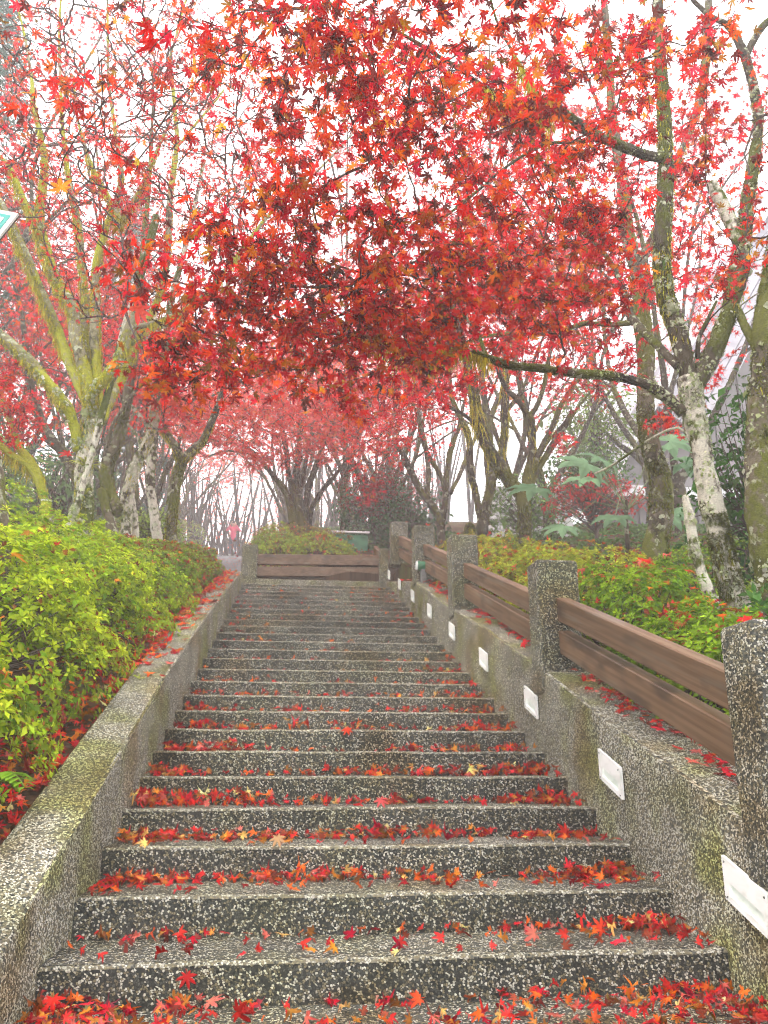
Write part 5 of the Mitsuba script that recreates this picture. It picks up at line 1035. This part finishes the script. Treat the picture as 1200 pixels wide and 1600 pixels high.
WORD = {-1: 'the cut-off bottom tread', 0: 'the lowest full tread', 1: 'the second full tread', 2: 'the third full tread', 3: 'the fourth full tread', 4: 'the fifth full tread', 5: 'the sixth full tread', 6: 'the seventh full tread'}
rng = np.random.default_rng(11)
for k in range(-3, 24):
    n = {-3: 60, -2: 150, -1: 560, 0: 330, 1: 460, 2: 400, 3: 360, 4: 300, 5: 230, 6: 170, 7: 150, 8: 130, 9: 120}.get(k, 100)
    mixr = rng.random(n); x = rng.uniform(.03, W - .03, n)
    x = np.where(mixr < .20, .03 + rng.exponential(.16, n), np.where(mixr > .80, W - .03 - rng.exponential(.20, n), x)); x = np.clip(x, .03, W - .03)
    cl = meshkit.noise(np.stack([x*2.6, x*0 + k*1.7, x*0], 1)); keep = rng.random(n) < .22 + 1.2*cl; x = x[keep]; n = len(x)
    f = np.where(rng.random(n) < .62, 1 - rng.exponential(.16, n), rng.random(n)); f = np.clip(f, .04, .95)
    if k == -1: f = np.clip(rng.random(n)*1.0, .05, .95)
    z = k*RISE + .010 + .045*rng.random(n)**1.5*(0.3 + cl[keep])
    P = np.stack([x, k*TREAD + f*TREAD, z], 1)
    drop(rng, P, np.tile([0, -.10, 1.0], (n, 1)), ('tread', k), .054, .50)
# tops of the walls, soil strips
n = 1000; y = rng.uniform(-.4, 8.2, n); dens = meshkit.noise(np.stack([y*1.9, 0*y, 0*y], 1)); y = y[rng.random(n) < (-.25 + 1.1*dens + .05*y)]; n = len(y)
x = np.clip(-.20 + rng.exponential(.06, n), -.20, -.015); zl = np.interp(y, [a for a, b in LTOP], [b for a, b in LTOP])
drop(rng, np.stack([x, y, zl + .010 + .012*rng.random(n)], 1), np.tile([0, -S, 1.0], (n, 1)), ('left wall', 0), .07, .2, True)
n = 1700; y = rng.uniform(-.6, 8, n)**1.0; x = -.21 - .55*rng.random(n)**1.3
drop(rng, np.stack([x, y, np.minimum(ground(x, y), zl.max()) + .015 + .03*rng.random(n)], 1), np.tile([0, -S, 1.0], (n, 1)), ('left soil', 0), .075, .35)
n = 1800; y = rng.uniform(-.6, 8.7, n); x = W + .06 + .40*rng.random(n)**.9; post = np.min(np.abs(y[:, None] - np.array([p[0] + .1 for p in POSTS])), 1)
dens = meshkit.noise(np.stack([y*2.2, x*3, 0*y], 1)); keep = (rng.random(n) < .30 + .9*dens) & ((x > W + .12) | (rng.random(n) < .45)) & ((post > .12) | (x > W + .26)); x, y = x[keep], y[keep]; n = len(x)
drop(rng, np.stack([x, y, rtop(y) + .008 + .02*rng.random(n)], 1), np.tile([0, -S, 1.0], (n, 1)), ('right wall', 0), .072, .22, True, rng.choice([0, 0, 0, 2, 2, 5, 1, 6], n))
# on the bushes
def on_bush(c, r, n, seed, group, yellow=False):
    g = np.random.default_rng(seed); v = unit(g.standard_normal((n*4, 3))*[1, 1, .7] + [0, -.2, .75])[:n]; c, r = np.array(c), np.array(r)
    bump = 0.86 + .34*meshkit.noise(v*2.3 + seed) + .12*meshkit.noise(v*6.0 + seed)
    P = c + v*r*(bump + .03)[:, None]; drop(g, P, unit(v + [0, 0, .8]), group, .074, .35, False, g.choice([0, 1, 2, 3, 6, 7, 5], n))
for q, (c, r, n, lab, np_, sz) in enumerate(lh): on_bush(c, r, 26 if q < 4 else 60, 200+q, ('left hedge', q))
for q, (c, r, n, lab, np_, sz, br) in enumerate(rh): on_bush(c, r, 70 if q < 3 else 80, 260+q, ('right hedge', q))
on_bush((.75, 11.4, 3.9), (1.0, .6, .55), 160, 280, ('far hedge', 0))
g = np.random.default_rng(5)
for (y, h) in POSTS[1:]:
    n = 5; drop(g, np.stack([W + .02 + .2*g.random(n), y + .17*g.random(n), np.full(n, y*S + h + .008)], 1), np.tile([0, 0, 1.0], (n, 1)), ('posts', 0), .06, .2, True)
PLANT = [((.42, -.012, -.055), (0, -1, .12), .075, FL_RED[0], 'single scarlet star-shaped leaf stuck to the lowest riser'),
         ((2.11, -.26, .978), (-.2, -.7, 1), .085, FL_RED[0], 'bright red leaf lying on top of the nearest railing post'),
         ((-.55, .62, 1.05), (.3, -.8, .5), .085, np.array([.52, .14, .07]), 'salmon-brown leaf caught on the face of the nearest left azalea bush'),
         ((.66, .70, .26), (0, -.9, .5), .08, np.array([.60, .30, .16]), 'pale tan leaf leaning over the edge of the third full tread'),
         ((1.02, 2.15, .725), (0, -.8, .6), .09, FL_RED[1], 'single orange-red leaf in the middle of an upper step'),
         ((1.10, 1.09, .385), (0, -.7, .6), .085, FL_RED[6], 'pinkish leaf draped over the fourth step edge near the middle')]
for p, nrm, s, c, lab in PLANT:
    nrm = unit(np.array(nrm, float)); u = unit(np.cross(nrm, [1, .3, .2])); u = -u if u[2] > 0 else u
    k = thing('fallen_leaf', lab, 'leaf'); scene[k] = {**leaf_ply(('curl', 0), CURL[0], c, 'leaf_fallen'), 'to_world': pose(np.array(p) - u*.02, frames(u[None], nrm[None])[0], s*.58)}
FP = np.array([f[0] for f in fallen]); fs = np.array([f[2] for f in fallen])
hidden = np.array([(f[5][0] == 'left soil' and f[0][0] < -.45) or (f[5][0] == 'tread' and f[5][1] < -1) or (f[5][0] == 'far hedge') for f in fallen])
score = np.where(in_view(FP, -6) & ~hidden, fs/np.linalg.norm(FP - CAM, axis=1), -1)
for i, f in enumerate(fallen):   # spread over the places, nearest first
    if f[5][0] in ('left hedge', 'right hedge'): score[i] *= 1.25 if f[5][1] < 3 else .3
    if f[5][0] == 'left wall': score[i] *= 1.4
order = np.argsort(-score)[:288]; single = np.zeros(len(fallen), bool); single[order] = True
HN = ['nearest', 'second', 'third', 'fourth', 'fifth', 'sixth', 'seventh']
CN = ['scarlet', 'orange-red', 'crimson', 'orange', 'tan', 'dark maroon', 'pinkish red', 'rusty brown', 'pale tan']
def fall_label(f):
    (a, b), p, c = f[5], f[0], CN[f[6]]; third = 'far left' if p[0] < .35 else 'left of centre' if p[0] < .85 else 'centre' if p[0] < 1.2 else 'right of centre' if p[0] < 1.7 else 'far right'; c = ('flat ' if f[4] in (0, 3, 7) else 'crumpled ' if f[4] in (4, 6) else 'curled ') + c
    if a == 'tread': s_ = WORD.get(b, 'the upper treads'); e = 'front edge' if (p[1]/TREAD) % 1 < .35 else 'back'; s_ = f'the {e} of {s_}' if b != -1 else s_; s_ = f'{s_}, {third}'; t = f'{c} leaf on {s_}'; return t, t + ' group'
    far = 'nearer' if p[1] < .9 else 'middle' if p[1] < 2.6 else 'farther'
    if a == 'left wall': t = f'{c} leaf on the {far} stretch of the left wall top'
    elif a == 'left soil': t = f'damp {c} leaf on the {far} soil strip behind the left wall'
    elif a == 'right wall': t = f'{c} leaf on the {far} stretch of the right wall under the boards'
    elif a == 'posts': t = f'small {c} leaf on top of a railing post'
    else: t = f'{c} leaf caught on the {HN[b]} azalea bush of the {a}'
    return t, t + ' group'
for i in order:
    p, R, s_, c, kk, g, _ = fallen[i]; k = numbered('fallen_leaf'); la, gr = fall_label(fallen[i])
    labels[k] = {'label': la, 'category': 'leaf', 'group': gr}
    scene[k] = {**leaf_ply(('curl', int(kk)), CURL[kk], c, 'leaf_fallen', CURLF[kk]), 'to_world': pose(p, R, s_)}
ms, cs = [], []
for kk in range(9):
    sel = [f for i, f in enumerate(fallen) if f[4] == kk and not single[i]]
    mm, cc = scatter(CURL[kk], np.array([f[0] for f in sel]), np.array([f[1] for f in sel]), np.array([f[2] for f in sel]), np.array([f[3] for f in sel]), CURLF[kk]); ms.append(mm); cs.append(cc)
# far litter on soil and paths
mm, cc = [], []
for (xs, ys, n, sd) in (((-3.2, -.5), (9.6, 30), 700, 1), ((2.5, 7), (0, 14), 2200, 2), ((-6, -1.4), (0, 9), 1500, 3), ((0, 3), (9.6, 16), 800, 4)):
    g = np.random.default_rng(sd); x = g.uniform(*xs, n); y = g.uniform(*ys, n)
    z = ground(x, y) + np.where((x < -.2) & (y > 9.5) & (x > -3.3), .20, .03); u = np.stack([np.cos(x*99), np.sin(x*99), 0*x], 1)
    a, b = scatter(MID[0], np.stack([x, y, z], 1), frames(u, np.array([0, 0, 1.]) + .3*g.standard_normal((n, 3))), np.full(n, .045), FL_RED[g.choice(9, n, p=FLW/FLW.sum())]*.9); ms.append(a); cs.append(b)
labels['leaf_litter'] = {'label': 'drifts of red and orange maple leaves on steps, walls and soil', 'kind': 'stuff'}
scene['leaf_litter'] = mikit.ply(join(ms), 'leaf_fallen', color=np.vstack(cs))

# fern fronds at the lower left corner
k = thing('fern', 'bright green ferny fronds at the left edge beside the wall', 'fern')
for q, (b, az, L) in enumerate([((-.36, .40, .42), -.5, .20), ((-.40, .34, .41), .3, .17), ((-.42, .46, .46), -1.3, .18), ((-.36, .26, .38), -.9, .15)]):
    n = 13; t = np.linspace(.08, 1, n); st = np.array(b) + np.stack([np.cos(az)*t*L, np.sin(az)*t*L, .10*np.sin(t*2.6)], 1)
    pos = np.repeat(st, 2, 0); sd = np.tile([1.0, -1.0], n); d = np.array([np.cos(az), np.sin(az), 0.]); pr = np.array([-np.sin(az), np.cos(az), 0.])
    u = d*.45 + pr*sd[:, None] - [0, 0, .2]; l = np.repeat(.075*np.sin(np.pi*np.clip(1.08 - t, 0, 1))**.6 + .008, 2)
    mm, cc = scatter((leaf_blade(0, .26)), pos, frames(u, np.tile([0, 0, 1.], (2*n, 1))), l, np.tile([.26, .46, .04], (2*n, 1)))
    sv, sf = tube(st, np.full(n, .003), 4); V, F = join([mm, (sv, sf)])
    part(k, 'frond', (V, F), 'leaf_green', color=np.vstack([cc, np.tile([.2, .3, .05], (len(sv), 1))]))

# ------------------------------------------------------------------ background buildings and street furniture
k = thing('gable_building', 'pale building with a steep white-edged gable half hidden behind the right-hand maples', 'building')
# gable outline at y = 16: rising from lower left to the apex
A0, A1, AR = np.array([7.95, 7.2]), np.array([13.6, 16.1]), np.array([19.2, 7.2])
dirL = unit(A1 - A0); nrmL = np.array([dirL[1], -dirL[0]])
def slab(P, y0, y1):
    P = np.array(P, float); n = len(P); V = np.array([[x, y, z] for y in (y0, y1) for x, z in P]); F = [[0, i, i+1] for i in range(1, n-1)] + [[n, n+i+1, n+i] for i in range(1, n-1)]
    for i in range(n): j = (i+1) % n; F += [[i, n+i, n+j], [i, n+j, j]]
    m = trimesh.Trimesh(V, F, process=False); m.fix_normals(); return m
def strip(o0, o1, y0, y1, t0=0.0, t1=1.0):
    a, b = A0 + (A1-A0)*t0, A0 + (A1-A0)*t1; return slab([a + nrmL*o0, b + nrmL*o0, b + nrmL*o1, a + nrmL*o1], y0, y1)
part(k, 'fascia', strip(0, .42, 15.9, 16.2), 'white_paint')
for q in range(4): part(k, 'soffit_board', strip(.44 + q*.36, .77 + q*.36, 16.15 + .02*q, 16.3, .28, 1.0), 'lavender_metal')
part(k, 'strut', slab([A0 + [.45, .1], A0 + [.75, .1], A0 + [1.0, 1.7], A0 + [.7, 1.7]], 15.95, 16.15), 'white_paint')
part(k, 'wall', slab([(8.6, 5.5), (18.8, 5.5), (18.8, 7.4), (13.6, 15.4), (8.6, 7.3)], 17.2, 17.4), 'grey_wall')
for q in range(7): part(k + '__wall', 'panel', slab([(9.6 + q*.8, 5.6), (10.34 + q*.8, 5.6), (10.34 + q*.8, 8.3 + q*1.16 if q < 5 else 12), (9.6 + q*.8, 7.2 + q*1.16 if q < 5 else 11.5)], 17.12, 17.2), 'grey_wall')
part(k, 'beam', slab([(8.3, 7.05), (18.8, 7.05), (18.8, 7.35), (8.3, 7.35)], 16.4, 16.7), 'white_paint')
rf = np.array([[A0[0]-.2, 15.9, A0[1]-.2], [A1[0], 15.9, A1[1]+.2], [A1[0], 25, A1[1]+.2], [A0[0]-.2, 25, A0[1]-.2]])
part(k, 'roof', (np.vstack([rf, rf + [.12, 0, -.18]]), np.array([[0, 1, 2, 3], [7, 6, 5, 4], [0, 4, 5, 1], [1, 5, 6, 2], [2, 6, 7, 3], [3, 7, 4, 0]])), 'lavender_metal')
rf2 = rf*[-1, 1, 1] + [2*A1[0], 0, 0]; part(k, 'roof', (np.vstack([rf2, rf2 + [-.12, 0, -.18]]), np.array([[3, 2, 1, 0], [4, 5, 6, 7], [1, 5, 4, 0], [2, 6, 5, 1], [3, 7, 6, 2], [0, 4, 7, 3]])), 'lavender_metal')

k = thing('stone_wall', 'low wall of pale stone blocks glimpsed between the mossy stems behind the right-hand hedge', 'wall')
part(k, 'core', tm(rbox([4.5, 12.30, 4.3], [6.0, 12.55, 5.70], .02)), 'grey_wall')
g = np.random.default_rng(4)
for r_ in range(14):
    x = 4.45 - (.10 if r_ % 2 else 0)
    while x < 6.0:
        w = .20*g.uniform(.85, 1.15); part(k + '__core', 'stone', tm(rbox([x, 12.20 + .03*g.random(), 4.35 + r_*.10], [x + w - .012, 12.34, 4.35 + r_*.10 + .09], .014, 5)), 'pale_stone', smooth=50); x += w

k = thing('utility_box', 'green metal cabinet with a pale lid behind the top railing, right of the rounded hedge', 'cabinet')
part(k, 'body', tm(rbox([1.36, 12.5, 3.6], [2.08, 13.0, 4.76], .012)), 'box_green'); part(k, 'lid', tm(rbox([1.30, 12.44, 4.762], [2.11, 13.05, 4.80], .008)), 'white_paint')
part(k, 'door', tm(rbox([1.41, 12.488, 3.9], [2.03, 12.505, 4.70], .004)), 'box_green'); part(k + '__door', 'handle', tm(rbox([1.95, 12.47, 4.25], [1.975, 12.49, 4.37], .004)), 'metal_grey')

k = thing('sign_board', 'tilted white sign with a teal border, only its pointed corner showing at the left edge', 'sign')
e1, e2 = unit(np.array([-.117, 0, .030]) + [0, .02, 0]), unit(np.array([-.090, 0, -.179])); nn = unit(np.cross(e1, e2)); nn = nn if nn[1] < 0 else -nn
C0 = np.array([-1.203, 2.2, 4.026])
def para(off, a, b, t0, t1):   # a parallelogram inset by off from the corner
    c = C0 + (e1 + e2)*off; P = [c, c + e1*(a-2*off), c + e1*(a-2*off) + e2*(b-2*off), c + e2*(b-2*off)]
    V = np.array([p + nn*t for t in (t0, t1) for p in P]); F = np.array([[0, 1, 2, 3], [7, 6, 5, 4], [0, 4, 5, 1], [1, 5, 6, 2], [2, 6, 7, 3], [3, 7, 4, 0]])
    m = trimesh.Trimesh(V, np.vstack([F[:, [0, 1, 2]], F[:, [0, 2, 3]]]), process=False); m.fix_normals(); return m
part(k, 'panel', para(0, .62, .60, -.018, 0), 'sign_white'); part(k, 'border', para(.030, .62, .60, 0.001, .004), 'sign_teal'); part(k, 'face', para(.058, .62, .60, .005, .007), 'sign_white'); part(k, 'backing', para(.004, .62, .60, -.035, -.019), 'sign_edge')
part(k, 'post', tube(np.array([[-1.66, 2.26, float(ground(-1.66, 2.26))-.1], [-1.66, 2.26, 2.6], [-1.66, 2.26, 4.1]]), [.03, .03, .03], 10), 'metal_grey', smooth=True)

# bare twig with a single red leaf and a sawn stub by the left trunks
k = thing('cut_stub', 'sawn pale stub with a thin dark sprig above the hedge at the left', 'stub')
part(k, 'stump', tube(np.array([[-1.66, 5.0, 2.35], [-1.64, 5.0, 2.7], [-1.62, 4.97, 2.89]]), [.06, .055, .05], 12, .25), 'bark_olive', smooth=True)
part(k, 'cut_face', tm(m3.Manifold.cylinder(.012, .05, .05, 16).rotate([12, 0, 0]).translate([-1.62, 4.965, 2.895])), 'white_paint')
part(k, 'sprig', tube(np.array([[-1.68, 4.95, 2.70], [-1.60, 4.95, 2.95], [-1.50, 4.95, 3.12], [-1.46, 4.95, 3.22], [-1.46, 4.95, 3.34]]), [.008, .007, .006, .005, .004], 6), 'twig_bark', smooth=True)
scene[numbered(k + '__leaf')] = {**leaf_ply((4, 0), NEAR[0], RED[0], 'leaf_red'), 'to_world': pose(np.array([-1.46, 4.93, 3.36]), frames(np.array([[-1., -.2, .1]]), np.array([[0, -.8, .6]]))[0], .11)}

# ------------------------------------------------------------------ person on the far steps, photographing
def bones(js, segs, sm=.035, it=12):
    M = None
    for a, b in segs:
        (pa, ra), (pb, rb) = js[a], js[b]
        h = m3.Manifold.batch_hull([m3.Manifold.sphere(ra, 16).translate(list(pa)), m3.Manifold.sphere(rb, 16).translate(list(pb))]); M = h if M is None else M + h
    t = tm(M.refine_to_length(sm)); t.merge_vertices(); trimesh.smoothing.filter_taubin(t, iterations=it); return t
def person(px, py, pz):
    k = thing('person', 'person in pink jacket and dark trousers on far steps, arms raised taking a picture', 'person')
    o = np.array([px, py, pz]); J = lambda x, y, z, r: (o + [x, y, z], r)     # faces -y, towards the viewer
    J_ = {'pel': J(0, 0, .93, .125), 'che': J(0, .01, 1.22, .135), 'shl': J(-.15, .01, 1.36, .075), 'shr': J(.15, .01, 1.36, .075), 'nk': J(0, .01, 1.43, .055),
          'ell': J(-.30, -.12, 1.22, .055), 'elr': J(.30, -.12, 1.22, .055), 'wrl': J(-.13, -.27, 1.42, .040), 'wrr': J(.13, -.27, 1.42, .040), 'hem': J(0, 0, .86, .135)}
    part(k, 'jacket', bones(J_, [('hem', 'pel'), ('pel', 'che'), ('che', 'shl'), ('che', 'shr'), ('shl', 'shr'), ('che', 'nk'), ('shl', 'ell'), ('shr', 'elr'), ('ell', 'wrl'), ('elr', 'wrr')]), 'jacket', smooth=True)
    L = {'hip': J(0, 0, .88, .12), 'hl': J(-.09, 0, .82, .095), 'hr': J(.09, 0, .82, .095), 'kl': J(-.11, -.02, .46, .062), 'kr': J(.12, -.02, .46, .062), 'al': J(-.12, .01, .08, .045), 'ar': J(.14, .01, .08, .045)}
    part(k, 'trousers', bones(L, [('hip', 'hl'), ('hip', 'hr'), ('hl', 'kl'), ('hr', 'kr'), ('kl', 'al'), ('kr', 'ar')]), 'trousers', smooth=True)
    for x in (-.12, .14):
        F_ = {'h': J(x, .03, .045, .045), 't': J(x*1.15, -.15, .035, .036)}; part(k, 'shoe', bones(F_, [('h', 't')], .02, 6), 'shoe_white', smooth=True)
    H = {'n': J(0, .0, 1.44, .048), 'b': J(0, .0, 1.57, .088), 'c': J(0, .0, 1.62, .085), 'j': J(0, -.045, 1.52, .055), 'no': J(0, -.098, 1.565, .014), 'nb': J(0, -.085, 1.595, .012), 'el': J(-.09, .0, 1.57, .018), 'er': J(.09, .0, 1.57, .018)}
    part(k, 'head', bones(H, [('n', 'j'), ('n', 'b'), ('b', 'c'), ('b', 'j'), ('no', 'nb'), ('b', 'el'), ('b', 'er')], .015, 5), 'skin', smooth=True)
    for x in (-.032, .032): part(k + '__head', 'eye', tm(m3.Manifold.sphere(.010, 10).translate((o + [x, -.084, 1.590]).tolist())), 'black')
    part(k + '__head', 'mouth', tm(m3.Manifold.sphere(.012, 10).scale([1.8, .5, .45]).translate((o + [0, -.096, 1.528]).tolist())), 'jacket')
    R_ = {'t': J(0, .015, 1.645, .088), 'l': J(-.075, .03, 1.56, .04), 'r': J(.075, .03, 1.56, .04), 'k': J(0, .055, 1.56, .07)}
    part(k + '__head', 'hair', bones(R_, [('t', 'l'), ('t', 'r'), ('t', 'k'), ('l', 'k'), ('r', 'k')], .02, 5), 'hair', smooth=True)
    for s_ in (-1, 1):
        hs = {'w': J(.125*s_, -.275, 1.43, .028), 'p': J(.105*s_, -.30, 1.50, .034)}; sg = [('w', 'p')]
        for q, (dx, l) in enumerate(((-.022, .060), (-.007, .068), (.008, .064), (.022, .050))):
            hs[f'a{q}'] = J((.095 + dx*.6)*s_, -.315, 1.52 + dx*.2, .0105); hs[f'b{q}'] = J((.080 + dx*.4)*s_, -.345, 1.52 + l*.6, .0095); hs[f'c{q}'] = J((.055 + dx*.3)*s_, -.340, 1.525 + l, .008); sg += [('p', f'a{q}'), (f'a{q}', f'b{q}'), (f'b{q}', f'c{q}')]
        hs['t0'] = J(.085*s_, -.285, 1.485, .013); hs['t1'] = J(.060*s_, -.300, 1.50, .010); sg += [('p', 't0'), ('t0', 't1')]
        part(k, 'hand', bones(hs, sg, .008, 5), 'skin', smooth=True)
    c = thing('phone', 'dark phone held up in front of the face by the person in pink', 'phone')
    part(c, 'body', tm(rbox(o + [-.085, -.325, 1.505], o + [.085, -.315, 1.59], .004)), 'black'); part(c, 'lens', tm(m3.Manifold.cylinder(.004, .010, .010, 14).rotate([90, 0, 0]).translate((o + [-.06, -.3255, 1.57]).tolist())), 'metal_grey')
yp = 35.6; person(-2.15, yp, 2.92 + .1415*49.4)
